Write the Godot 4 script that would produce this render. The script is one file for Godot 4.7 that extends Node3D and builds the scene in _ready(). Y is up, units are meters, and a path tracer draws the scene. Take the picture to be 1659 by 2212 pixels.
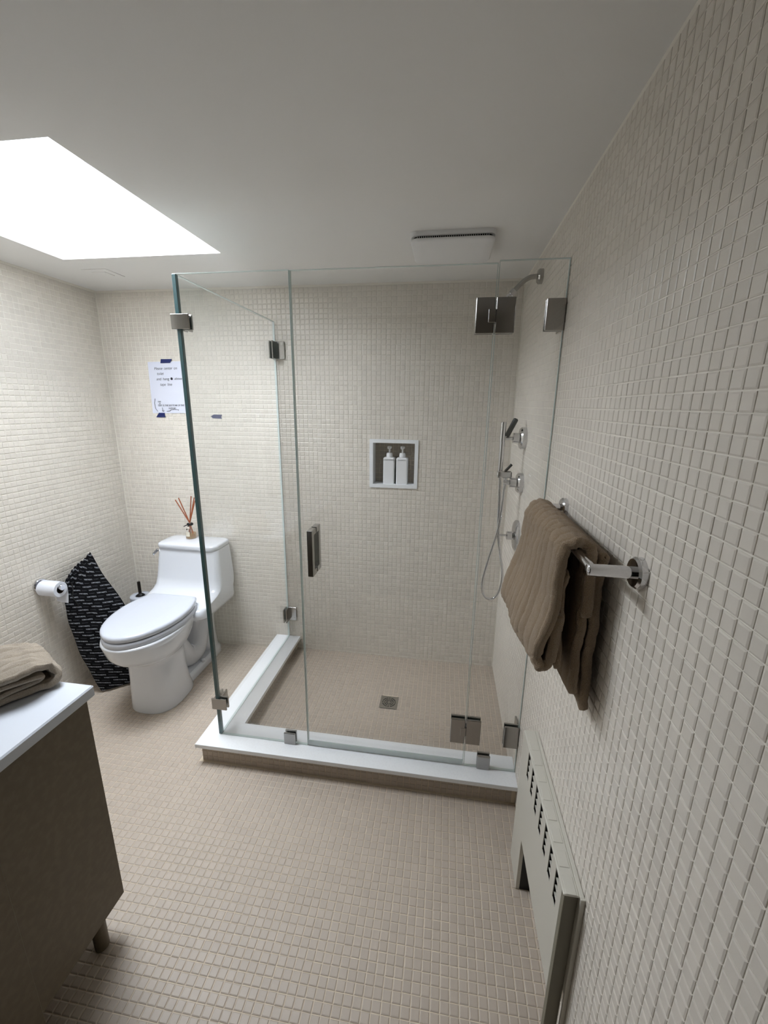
extends Node3D

# ---------------------------------------------------------------- mesh builder
class MB:
	var v := PackedVector3Array()
	var n := PackedVector3Array()
	var uv := PackedVector2Array()
	var idx := PackedInt32Array()
	var t := Transform3D()

	func face(pts: Array, out: Vector3) -> void:
		# a flat polygon, turned so that it looks along out
		var p := []
		for q in pts:
			p.append(t * (q as Vector3))
		var o: Vector3 = t.basis * out
		var nn: Vector3 = Vector3.ZERO
		for i in range(1, p.size() - 1):
			nn += (p[i] - p[0]).cross(p[i + 1] - p[0])
		if nn.length() < 1e-14:
			return
		nn = nn.normalized()
		var rev := nn.dot(o) < 0.0
		if rev:
			nn = -nn
		var s := v.size()
		for q in p:
			v.append(q)
			n.append(nn)
			uv.append(Vector2.ZERO)
		for i in range(1, p.size() - 1):
			if rev:
				idx.append_array([s, s + i + 1, s + i])
			else:
				idx.append_array([s, s + i, s + i + 1])

	func grid(rows: Array, cu: bool, cv: bool, uvs = null, flip := 0) -> void:
		# rows of points; cu closes the rows on each other, cv closes each row; smooth normals
		var nu := rows.size()
		var nv: int = rows[0].size()
		var s := v.size()
		var pts := PackedVector3Array()
		for r in rows:
			for q in r:
				pts.append(t * (q as Vector3))
		var tri := PackedInt32Array()
		var mu := nu if cu else nu - 1
		var mv := nv if cv else nv - 1
		for i in mu:
			var i2 := (i + 1) % nu
			for j in mv:
				var j2 := (j + 1) % nv
				var a := i * nv + j
				var b := i * nv + j2
				var c := i2 * nv + j2
				var d := i2 * nv + j
				tri.append_array([a, b, c, a, c, d])
		var cen := Vector3.ZERO
		for q in pts:
			cen += q
		cen /= pts.size()
		var vol := 0.0
		var nn := PackedVector3Array()
		nn.resize(pts.size())
		for k in range(0, tri.size(), 3):
			var a := pts[tri[k]]
			var b := pts[tri[k + 1]]
			var c := pts[tri[k + 2]]
			var cr := (b - a).cross(c - a)
			vol += (a - cen).dot(cr)
			nn[tri[k]] += cr
			nn[tri[k + 1]] += cr
			nn[tri[k + 2]] += cr
		var rev := vol < 0.0
		if flip != 0:
			rev = flip < 0
		for i in pts.size():
			v.append(pts[i])
			n.append((-nn[i] if rev else nn[i]).normalized())
			uv.append(uvs[i] if uvs != null else Vector2.ZERO)
		for k in range(0, tri.size(), 3):
			if rev:
				idx.append_array([s + tri[k], s + tri[k + 2], s + tri[k + 1]])
			else:
				idx.append_array([s + tri[k], s + tri[k + 1], s + tri[k + 2]])

	func box(c: Vector3, size: Vector3, b := 0.0) -> void:
		var h := size * 0.5
		b = min(b, min(h.x, min(h.y, h.z)) * 0.95)
		var ax := [Vector3.RIGHT, Vector3.UP, Vector3.BACK]
		for i in 3:
			var j := (i + 1) % 3
			var k := (i + 2) % 3
			for s in [-1.0, 1.0]:
				var o: Vector3 = c + ax[i] * h[i] * s
				var u: Vector3 = ax[j] * (h[j] - b)
				var w: Vector3 = ax[k] * (h[k] - b)
				face([o - u - w, o + u - w, o + u + w, o - u + w], ax[i] * s)
		if b <= 0.0:
			return
		for i in 3:
			var j := (i + 1) % 3
			var k := (i + 2) % 3
			for s in [-1.0, 1.0]:
				for q in [-1.0, 1.0]:
					var l: Vector3 = ax[k] * (h[k] - b)
					var p1: Vector3 = c + ax[i] * h[i] * s + ax[j] * (h[j] - b) * q
					var p2: Vector3 = c + ax[i] * (h[i] - b) * s + ax[j] * h[j] * q
					face([p1 - l, p1 + l, p2 + l, p2 - l], ax[i] * s + ax[j] * q)
		for x in [-1.0, 1.0]:
			for y in [-1.0, 1.0]:
				for z in [-1.0, 1.0]:
					face([c + Vector3(x * h.x, y * (h.y - b), z * (h.z - b)), c + Vector3(x * (h.x - b), y * h.y, z * (h.z - b)), c + Vector3(x * (h.x - b), y * (h.y - b), z * h.z)], Vector3(x, y, z))

	func bx(a: Vector3, b: Vector3, bev := 0.0) -> void:
		box((a + b) * 0.5, (b - a).abs(), bev)

	func fan(ring: Array, out: Vector3) -> void:
		face(ring, out)

	func loft(rings: Array, caps := true) -> void:
		grid(rings, false, true)
		if caps:
			var c0 := Vector3.ZERO
			for q in rings[0]:
				c0 += q
			var c1 := Vector3.ZERO
			for q in rings[-1]:
				c1 += q
			c0 /= rings[0].size()
			c1 /= rings[-1].size()
			var d: Vector3 = c1 - c0
			if d.length() < 1e-6:
				d = Vector3.UP
			face(rings[0], -d)
			face(rings[-1], d)

	func tube(path: Array, rad, segs := 12, caps := true) -> void:
		var rings := []
		var m := path.size()
		var ref := Vector3.UP
		var d0: Vector3 = (path[1] - path[0]).normalized()
		if absf(d0.dot(ref)) > 0.9:
			ref = Vector3.RIGHT
		var u := d0.cross(ref).normalized()
		for i in m:
			var d: Vector3
			if i == 0:
				d = path[1] - path[0]
			elif i == m - 1:
				d = path[m - 1] - path[m - 2]
			else:
				d = (path[i + 1] - path[i]).normalized() + (path[i] - path[i - 1]).normalized()
			d = d.normalized()
			u = (u - d * u.dot(d)).normalized()
			var w := d.cross(u)
			var r: float = rad[i] if rad is Array else rad
			var ring := []
			for k in segs:
				var a := TAU * k / segs
				ring.append(path[i] + (u * cos(a) + w * sin(a)) * r)
			rings.append(ring)
		loft(rings, caps)

	func lathe(prof: Array, at: Vector3, axis: Vector3, segs := 24) -> void:
		# prof: [radius, height along axis]; a repeated point makes a hard edge
		var ref := Vector3.UP if absf(axis.dot(Vector3.UP)) < 0.9 else Vector3.RIGHT
		var u := axis.cross(ref).normalized()
		var w := axis.cross(u)
		var rings := []
		var last := []
		for p in prof:
			if last == p:
				if rings.size() > 1:
					_lathe_part(rings, axis)
				rings = []
			last = p
			var ring := []
			for k in segs:
				var a := TAU * k / segs
				ring.append(at + axis * p[1] + (u * cos(a) + w * sin(a)) * p[0])
			rings.append(ring)
		if rings.size() > 1:
			_lathe_part(rings, axis)

	func _lathe_part(rings: Array, _axis: Vector3) -> void:
		# outward is decided by the direction of travel: profiles run with the solid on the left of the axis
		grid(rings, false, true, null, 1)

	func commit(origin := Vector3.ZERO) -> ArrayMesh:
		var vv := PackedVector3Array()
		vv.resize(v.size())
		for i in v.size():
			vv[i] = v[i] - origin
		var ii := PackedInt32Array()
		ii.resize(idx.size())
		for k in range(0, idx.size(), 3):
			ii[k] = idx[k]
			ii[k + 1] = idx[k + 2]
			ii[k + 2] = idx[k + 1]
		var arr := []
		arr.resize(Mesh.ARRAY_MAX)
		arr[Mesh.ARRAY_VERTEX] = vv
		arr[Mesh.ARRAY_NORMAL] = n
		arr[Mesh.ARRAY_TEX_UV] = uv
		arr[Mesh.ARRAY_INDEX] = ii
		var m := ArrayMesh.new()
		m.add_surface_from_arrays(Mesh.PRIMITIVE_TRIANGLES, arr)
		return m

# ---------------------------------------------------------------- room numbers (metres)
const WX := -2.634        # left wall
const HC := 2.44          # ceiling
const ZR := 2.80          # wall behind the camera, with a doorway to a dark hall
const ZH := 4.4           # end of the hall
const XG := -1.466        # side glass
const ZG := 0.958         # front glass
const YC := 0.117         # top of the curb
const YS := 0.023         # shower floor
const PITCH := 0.0292     # mosaic grid
const SKY_TILT := 0.95      # invented pane tilt that steers the light to the right wall
const SKY_AT := Vector3(-1.89, 2.44 + 0.72, 0.993)
const XV := -1.40         # vanity front
const CAM_AT := Vector3(-0.3892, 1.7615, 2.602)
const CAM_ROT := Vector3(-0.25184, 0.14454, 0.01185)
const FOCAL := 898.8

var rng := RandomNumberGenerator.new()
var M := {}
var cam_inv: Transform3D
var tone_cache := {}


func mat(c: Color, rough: float, metal := 0.0) -> StandardMaterial3D:
	var m := StandardMaterial3D.new()
	m.albedo_color = c
	m.roughness = rough
	m.metallic = metal
	return m


func noise_tex(freq: float, size: int, normal: bool, strength: float, sd: int, octaves := 4) -> NoiseTexture2D:
	var f := FastNoiseLite.new()
	f.seed = sd
	f.frequency = freq
	f.fractal_octaves = octaves
	var tx := NoiseTexture2D.new()
	tx.noise = f
	tx.width = size
	tx.height = size
	tx.seamless = true
	tx.as_normal_map = normal
	tx.bump_strength = strength
	return tx


func speckle(base: Color, spread: float, freq: float, sd: int, scale: float, m: StandardMaterial3D) -> void:
	var tx := noise_tex(freq, 512, false, 1.0, sd)
	var g := Gradient.new()
	g.offsets = PackedFloat32Array([0.25, 0.5, 0.75])
	g.colors = PackedColorArray([base.darkened(spread), base, base.lightened(spread)])
	tx.color_ramp = g
	m.albedo_color = Color.WHITE
	m.albedo_texture = tx
	m.uv1_triplanar = true
	m.uv1_world_triplanar = true
	m.uv1_scale = Vector3.ONE * scale


func thing(called: String, at: Vector3, label: String, category: String, group := "") -> Node3D:
	var o := Node3D.new()
	o.name = called
	o.position = at
	add_child(o, true)
	tag(o, label, category, group)
	return o


func tag(o: Node3D, label: String, category: String, group := "") -> void:
	o.set_meta("label", label)
	o.set_meta("category", category)
	if group != "":
		o.set_meta("group", group)


func part(parent: Node3D, called: String, mb: MB, m: Material, label := "") -> MeshInstance3D:
	# a mesh built in world coordinates, stored relative to its parent
	var o := MeshInstance3D.new()
	o.name = called
	o.mesh = mb.commit(world_of(parent))
	o.material_override = m
	parent.add_child(o, true)
	if label != "":
		o.set_meta("label", label)
	return o


func struct(called: String, mb: MB, m: Material, label: String, category: String) -> MeshInstance3D:
	var o := part(self, called, mb, m)
	o.set_meta("kind", "structure")
	tag(o, label, category)
	return o


func px(p: Vector3) -> Vector2:
	var q := cam_inv * p
	if q.z > -0.05:
		return Vector2(-9999, -9999)
	return Vector2(829.5 + FOCAL * q.x / -q.z, 1106.0 - FOCAL * q.y / -q.z)


func world_of(o: Node) -> Vector3:
	var org := Vector3.ZERO
	while o is Node3D and o != self:
		org += (o as Node3D).position
		o = o.get_parent()
	return org


# ---------------------------------------------------------------- mosaic
func tile_mesh(w: float, h: float, dep: float) -> ArrayMesh:
	# one cushioned tile lying in xz, face up at y = dep
	var mb := MB.new()
	var b := 0.0026
	var x := w * 0.5
	var z := h * 0.5
	var top := [Vector3(-x + b, dep, -z + b), Vector3(x - b, dep, -z + b), Vector3(x - b, dep, z - b), Vector3(-x + b, dep, z - b)]
	var mid := [Vector3(-x, dep - 0.0011, -z), Vector3(x, dep - 0.0011, -z), Vector3(x, dep - 0.0011, z), Vector3(-x, dep - 0.0011, z)]
	var low := [Vector3(-x, -0.001, -z), Vector3(x, -0.001, -z), Vector3(x, -0.001, z), Vector3(-x, -0.001, z)]
	mb.face(top, Vector3.UP)
	for i in 4:
		var k := (i + 1) % 4
		var o: Vector3 = (mid[i] + mid[k]) * 0.5
		o.y = 0.0
		mb.face([top[i], top[k], mid[k], mid[i]], o.normalized() + Vector3.UP)
		mb.face([mid[i], mid[k], low[k], low[i]], o)
	return mb.commit()


func mosaic(parent: Node3D, origin: Vector3, u: Vector3, w: Vector3, nu: int, nw: int, base: StandardMaterial3D, skip: Callable, hidden: Callable, wonk: float, singles := 300) -> void:
	# grid of tiles from origin along u and w; the face looks along n = u x w
	var n := u.cross(w).normalized()
	var tw := PITCH - 0.0024
	var dep := 0.0020
	var mesh := tile_mesh(tw, tw, dep)
	var tones := []
	var mats := []
	for k in 6:
		tones.append(0.97 + 0.012 * k)
		var key := [base, k]
		if not tone_cache.has(key):
			var mm: StandardMaterial3D = base.duplicate()
			var l: Color = base.albedo_color.srgb_to_linear() * tones[k]
			l.a = 1.0
			mm.albedo_color = l.linear_to_srgb()
			mm.vertex_color_use_as_albedo = false
			tone_cache[key] = mm
		mats.append(tone_cache[key])
	var org := world_of(parent)
	var all := []
	for i in nu:
		# sheets of 11 x 11 tiles are set a little out of line
		for j in nw:
			var sheet := hash(Vector2i(i / 11, j / 11)) % 1000 / 1000.0 - 0.5
			var sheet2 := hash(Vector2i(j / 11 + 77, i / 11)) % 1000 / 1000.0 - 0.5
			var c := origin + u * PITCH * (i + 0.5) + w * PITCH * (j + 0.5)
			if skip.call(c):
				continue
			c += u * (rng.randfn() * 0.00025 + sheet * 0.0006) + w * (rng.randfn() * 0.00025 + sheet2 * 0.0006)
			c += n * (rng.randf() * 0.0003)
			var tilt := Basis(u, rng.randfn() * wonk) * Basis(w, rng.randfn() * wonk) * Basis(n, rng.randfn() * 0.006)
			var b := tilt * Basis(u, n, u.cross(n))
			var a := 0.0
			var p0 := px(c)
			if p0.x > 0 and p0.x < 1659 and p0.y > 0 and p0.y < 2212 and not hidden.call(c):
				var du := px(c + u * tw * 0.5) - px(c - u * tw * 0.5)
				var dw := px(c + w * tw * 0.5) - px(c - w * tw * 0.5)
				a = absf(du.cross(dw))
			all.append([a, Transform3D(b, c - org), rng.randi() % 6])
	all.sort_custom(func(x, y): return x[0] > y[0])
	var k := 0
	while k < min(singles, all.size()) and all[k][0] > 0.0:
		var o := MeshInstance3D.new()
		o.name = "tile"
		o.mesh = mesh
		o.material_override = mats[all[k][2]]
		o.transform = all[k][1]
		parent.add_child(o, true)
		k += 1
	if k >= all.size():
		return
	var mmesh := MultiMesh.new()
	mmesh.transform_format = MultiMesh.TRANSFORM_3D
	mmesh.use_colors = true
	mmesh.mesh = mesh
	mmesh.instance_count = all.size() - k
	for i in range(k, all.size()):
		var tn: float = tones[all[i][2]]
		mmesh.set_instance_transform(i - k, all[i][1])
		mmesh.set_instance_color(i - k, Color(tn, tn, tn, 1.0))
	var mi := MultiMeshInstance3D.new()
	mi.name = "small_mosaic_tiles"
	mi.multimesh = mmesh
	mi.material_override = base
	parent.add_child(mi, true)
	mi.set_meta("kind", "stuff")


# ---------------------------------------------------------------- shapes
func rrect(cx: float, cz: float, hx: float, hz: float, r: float, y: float, seg := 6) -> Array:
	# rounded rectangle ring in the xz plane
	var ring := []
	for q in 4:
		var sx: float = [1, -1, -1, 1][q]
		var sz: float = [1, 1, -1, -1][q]
		for k in seg + 1:
			var a := PI * 0.5 * q + PI * 0.5 * k / seg
			ring.append(Vector3(cx + sx * (hx - r) + cos(a) * r, y, cz + sz * (hz - r) + sin(a) * r))
	return ring


func oval(cx: float, cz: float, a: float, bf: float, bb: float, p: float, y: float, seg := 40) -> Array:
	# superellipse with its own half lengths to the front (+z) and back
	var ring := []
	for k in seg:
		var t := TAU * k / seg
		var c := cos(t)
		var s := sin(t)
		var x := signf(c) * pow(absf(c), 2.0 / p) * a
		var z := signf(s) * pow(absf(s), 2.0 / p) * (bf if s > 0 else bb)
		ring.append(Vector3(cx + x, y, cz + z))
	return ring


func smooth_path(pts: Array, steps: int) -> Array:
	# Catmull-Rom through the points (Vector2 or Vector3)
	var out := []
	for i in pts.size() - 1:
		var p0 = pts[max(i - 1, 0)]
		var p1 = pts[i]
		var p2 = pts[i + 1]
		var p3 = pts[min(i + 2, pts.size() - 1)]
		for k in steps:
			var t := float(k) / steps
			out.append(0.5 * (2.0 * p1 + (p2 - p0) * t + (2.0 * p0 - 5.0 * p1 + 4.0 * p2 - p3) * t * t + (3.0 * p1 - p0 - 3.0 * p2 + p3) * t * t * t))
	out.append(pts[-1])
	return out


func ribbon(mb: MB, prof: Callable, th: float, w0: float, w1: float, nw: int, to: Callable, rib_pitch: float, rib_amp: float, edge_wave := 0.0, lump_size := 0.004) -> void:
	# thick cloth: prof(k) gives the section's centre line (Vector2) at k in 0..1 across; to(p, w) puts it in space
	var rows := []
	var lumps := FastNoiseLite.new()
	lumps.seed = 3
	lumps.frequency = 0.012
	for j in nw + 1:
		var k := float(j) / nw
		var w := lerpf(w0, w1, k)
		var c: Array = prof.call(k)
		var m := c.size()
		var wv := (w + 0.005 * sin(w * 41.0)) / rib_pitch
		var ph := fposmod(wv, 1.0)
		var ri := floori(wv + 0.5)
		var stag := fposmod(ri * 0.37, 1.0)
		var run := 0.0
		var rib := rib_amp * 2.2 * (pow(absf(sin(PI * (ph - 0.5))), 0.45) - 0.85)
		# the cloth's long borders are rounded
		var e: float = min(k, 1.0 - k) * absf(w1 - w0)
		var shrink := sqrt(clampf(1.0 - pow(1.0 - min(e / (th * 0.5), 1.0), 2.0), 0.02, 1.0))
		var ring := []
		var left := []
		var right := []
		for i in m:
			var d: Vector2 = (c[min(i + 1, m - 1)] - c[max(i - 1, 0)]).normalized()
			var nn := Vector2(-d.y, d.x)
			var lump := lumps.get_noise_2d(i * 11.0, w * 900.0) * lump_size
			if i > 0:
				run += (c[i] - c[i - 1]).length()
			var ph2 := fposmod(run / 0.058 + stag + (fposmod(ph + 0.5, 1.0) - 0.5) * 0.45, 1.0)
			var notch := -0.55 * rib_amp * exp(-pow((ph2 - 0.5) / 0.07, 2.0))
			var h := (th * 0.5 + rib + notch) * shrink
			var ww := w + edge_wave * sin(i * 0.33 + 1.3) * (k - 0.5) * 2.0
			left.append(to.call(c[i] + nn * (h + lump), ww))
			right.append(to.call(c[i] - nn * (h - lump), ww))
		var d1: Vector2 = (c[m - 1] - c[m - 2]).normalized()
		var d0: Vector2 = (c[0] - c[1]).normalized()
		ring.append_array(left)
		for a in [0.3, 0.7]:
			var q: float = PI * a
			ring.append(to.call(c[m - 1] + (d1 * sin(q) + Vector2(-d1.y, d1.x) * cos(q)) * th * 0.5 * shrink, w))
		right.reverse()
		ring.append_array(right)
		for a in [0.3, 0.7]:
			var q: float = PI * a
			ring.append(to.call(c[0] + (d0 * sin(q) + Vector2(-d0.y, d0.x) * cos(q)) * th * 0.5 * shrink, w))
		rows.append(ring)
	mb.grid(rows, false, true)
	for e in 2:
		var r: Array = rows[0] if e == 0 else rows[-1]
		var m: int = (r.size() - 4) / 2
		var o: Vector3 = (rows[0][0] - rows[-1][0]) if e == 0 else (rows[-1][0] - rows[0][0])
		for i in m - 1:
			mb.face([r[i], r[i + 1], r[2 * m - i], r[2 * m + 1 - i]], o)


func glass_edges(parent: Node3D, a: Vector3, b: Vector3, m: Material) -> void:
	# the polished rim of a sheet from corner a to corner b: thin closed strips on its four narrow faces
	var th := 0.0008
	var s := b - a
	if s.x > s.z:
		for x in [a.x, b.x]:
			var mb := MB.new()
			mb.bx(Vector3(x - th, a.y, a.z), Vector3(x + th, b.y, b.z))
			part(parent, "polished_edge", mb, m)
		for y in [a.y, b.y]:
			var mb := MB.new()
			mb.bx(Vector3(a.x, y - th, a.z), Vector3(b.x, y + th, b.z))
			part(parent, "polished_edge", mb, m)
	else:
		for z in [a.z, b.z]:
			var mb := MB.new()
			mb.bx(Vector3(a.x, a.y, z - th), Vector3(b.x, b.y, z + th))
			part(parent, "polished_edge", mb, m)
		for y in [a.y, b.y]:
			var mb := MB.new()
			mb.bx(Vector3(a.x, y - th, a.z), Vector3(b.x, y + th, b.z))
			part(parent, "polished_edge", mb, m)


func letters(parent: Node3D, called: String, text: String, size: float, at: Vector3, basis: Basis, m: Material, font := "Droid Sans", centre := true) -> void:
	var tm := TextMesh.new()
	var f := SystemFont.new()
	f.font_names = PackedStringArray([font])
	tm.font = f
	tm.text = text
	tm.font_size = 32
	tm.pixel_size = size / 32.0
	tm.depth = 0.0003
	tm.horizontal_alignment = HORIZONTAL_ALIGNMENT_CENTER if centre else HORIZONTAL_ALIGNMENT_LEFT
	var o := MeshInstance3D.new()
	o.name = called
	o.mesh = tm
	o.material_override = m
	o.transform = Transform3D(basis, at - parent.position)
	parent.add_child(o, true)


# ================================================================ the scene
func _ready() -> void:
	rng.seed = 4711
	# ---- camera
	var cam := Camera3D.new()
	cam.name = "camera"
	cam.position = CAM_AT
	cam.rotation = CAM_ROT
	cam.fov = rad_to_deg(2.0 * atan(1106.0 / FOCAL))
	cam.near = 0.02
	cam.far = 60.0
	cam.current = true
	add_child(cam)
	cam_inv = Transform3D(Basis.from_euler(CAM_ROT), CAM_AT).affine_inverse()
	# ---- sky and exposure
	var env := Environment.new()
	var sky := Sky.new()
	var sm := ProceduralSkyMaterial.new()
	sm.sky_top_color = Color(0.80, 0.85, 0.92)
	sm.sky_horizon_color = Color(0.86, 0.89, 0.93)
	sm.ground_bottom_color = Color(0.4, 0.4, 0.4)
	sm.ground_horizon_color = Color(0.8, 0.82, 0.85)
	sky.sky_material = sm
	env.background_mode = Environment.BG_SKY
	env.sky = sky
	env.tonemap_mode = Environment.TONE_MAPPER_LINEAR
	env.tonemap_exposure = 1.0
	env.sdfgi_enabled = true
	env.ssao_enabled = true
	env.ssil_enabled = true
	var we := WorldEnvironment.new()
	we.name = "world_environment"
	we.environment = env
	add_child(we)
	# ---- daylight through the skylight's frosted pane
	var al := AreaLight3D.new()
	al.name = "skylight_daylight"
	al.area_size = Vector2(1.32, 0.80)
	al.area_normalize_energy = true
	al.light_energy = 10.4
	al.light_color = Color(0.945, 0.97, 1.0)
	al.area_range = 12.0
	al.area_attenuation = 2.0
	al.shadow_enabled = true
	var slope := SKY_TILT
	var down := Vector3(sin(slope), -cos(slope), 0)
	var along := Vector3(cos(slope), sin(slope), 0)
	al.transform = Transform3D(Basis(along, (-down).cross(along), -down), SKY_AT + down * 0.02)
	add_child(al)
	make_materials()
	build_room()
	build_shower()
	build_toilet_corner()
	build_right_wall_things()
	build_vanity()


func make_materials() -> void:
	M.ceil = mat(Color(0.935, 0.93, 0.92), 0.9)
	M.white = mat(Color(0.92, 0.92, 0.92), 0.6)
	M.grout_wall = mat(Color(0.94, 0.92, 0.88), 0.9)
	M.grout_floor = mat(Color(0.84, 0.785, 0.70), 0.9)
	M.tile_wall = mat(Color(0.87, 0.842, 0.80), 0.34)
	M.tile_wall.vertex_color_use_as_albedo = true
	M.tile_floor = mat(Color(0.695, 0.645, 0.59), 0.5)
	M.tile_floor.vertex_color_use_as_albedo = true
	M.stone = mat(Color(0.94, 0.945, 0.95), 0.28)
	speckle(Color(0.94, 0.945, 0.95), 0.012, 0.05, 5, 3.0, M.stone)
	M.bottle = mat(Color(0.92, 0.92, 0.92), 0.3)
	M.counter = mat(Color(0.79, 0.805, 0.83), 0.3)
	M.chrome = mat(Color(0.82, 0.82, 0.83), 0.10, 1.0)
	M.nickel = mat(Color(0.66, 0.65, 0.635), 0.22, 1.0)
	M.hardware = mat(Color(0.62, 0.61, 0.60), 0.12, 1.0)
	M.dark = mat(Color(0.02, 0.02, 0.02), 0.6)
	M.porcelain = mat(Color(0.86, 0.87, 0.89), 0.08)
	M.porcelain.clearcoat_enabled = true
	M.porcelain.clearcoat = 0.5
	M.porcelain.clearcoat_roughness = 0.03
	M.plastic = mat(Color(0.775, 0.79, 0.825), 0.25)
	M.glass = mat(Color(0.80, 0.93, 0.90, 0.02), 0.0)
	M.glass.transparency = BaseMaterial3D.TRANSPARENCY_ALPHA
	M.glass_edge = mat(Color(0.08, 0.27, 0.28), 0.06)
	M.glass_edge.clearcoat_enabled = true
	M.glass_edge.clearcoat = 1.0
	M.glass_rim = mat(Color(0.84, 0.89, 0.88), 0.25)
	M.seal = mat(Color(0.86, 0.90, 0.90, 0.35), 0.2)
	M.seal.transparency = BaseMaterial3D.TRANSPARENCY_ALPHA
	M.towel = mat(Color(0.63, 0.535, 0.42), 1.0)
	speckle(Color(0.63, 0.535, 0.42), 0.16, 0.09, 21, 9.0, M.towel)
	M.towel.rim_enabled = true
	M.towel.rim = 0.5
	M.towel.rim_tint = 0.6
	M.towel.heightmap_enabled = true
	M.towel.heightmap_texture = noise_tex(0.12, 512, false, 1.0, 33, 3)
	M.towel.heightmap_scale = 0.4
	M.towel_pale = M.towel.duplicate()
	speckle(Color(0.68, 0.62, 0.54), 0.16, 0.09, 22, 9.0, M.towel_pale)
	M.paint = mat(Color(0.80, 0.785, 0.74), 0.5)
	M.cabinet = mat(Color(0.39, 0.345, 0.27), 0.55)
	speckle(Color(0.39, 0.345, 0.27), 0.03, 0.03, 8, 2.0, M.cabinet)
	M.paper = mat(Color(0.86, 0.87, 0.92), 0.8)
	M.tissue = mat(Color(0.88, 0.89, 0.92), 0.95)
	M.blue_tape = mat(Color(0.05, 0.12, 0.36), 0.6)
	M.ink = mat(Color(0.06, 0.06, 0.10), 0.8)
	M.reed = mat(Color(0.62, 0.34, 0.21), 0.7)
	M.shaft = mat(Color(0.58, 0.59, 0.60), 0.8)  # shaft walls greyed to hold back light bounced onto the left wall
	M.pane = mat(Color(0.95, 0.97, 1.0), 0.6)
	M.pane.emission_enabled = true
	M.pane.emission = Color(0.97, 0.985, 1.0)
	M.pane.emission_energy_multiplier = 4.0


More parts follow.
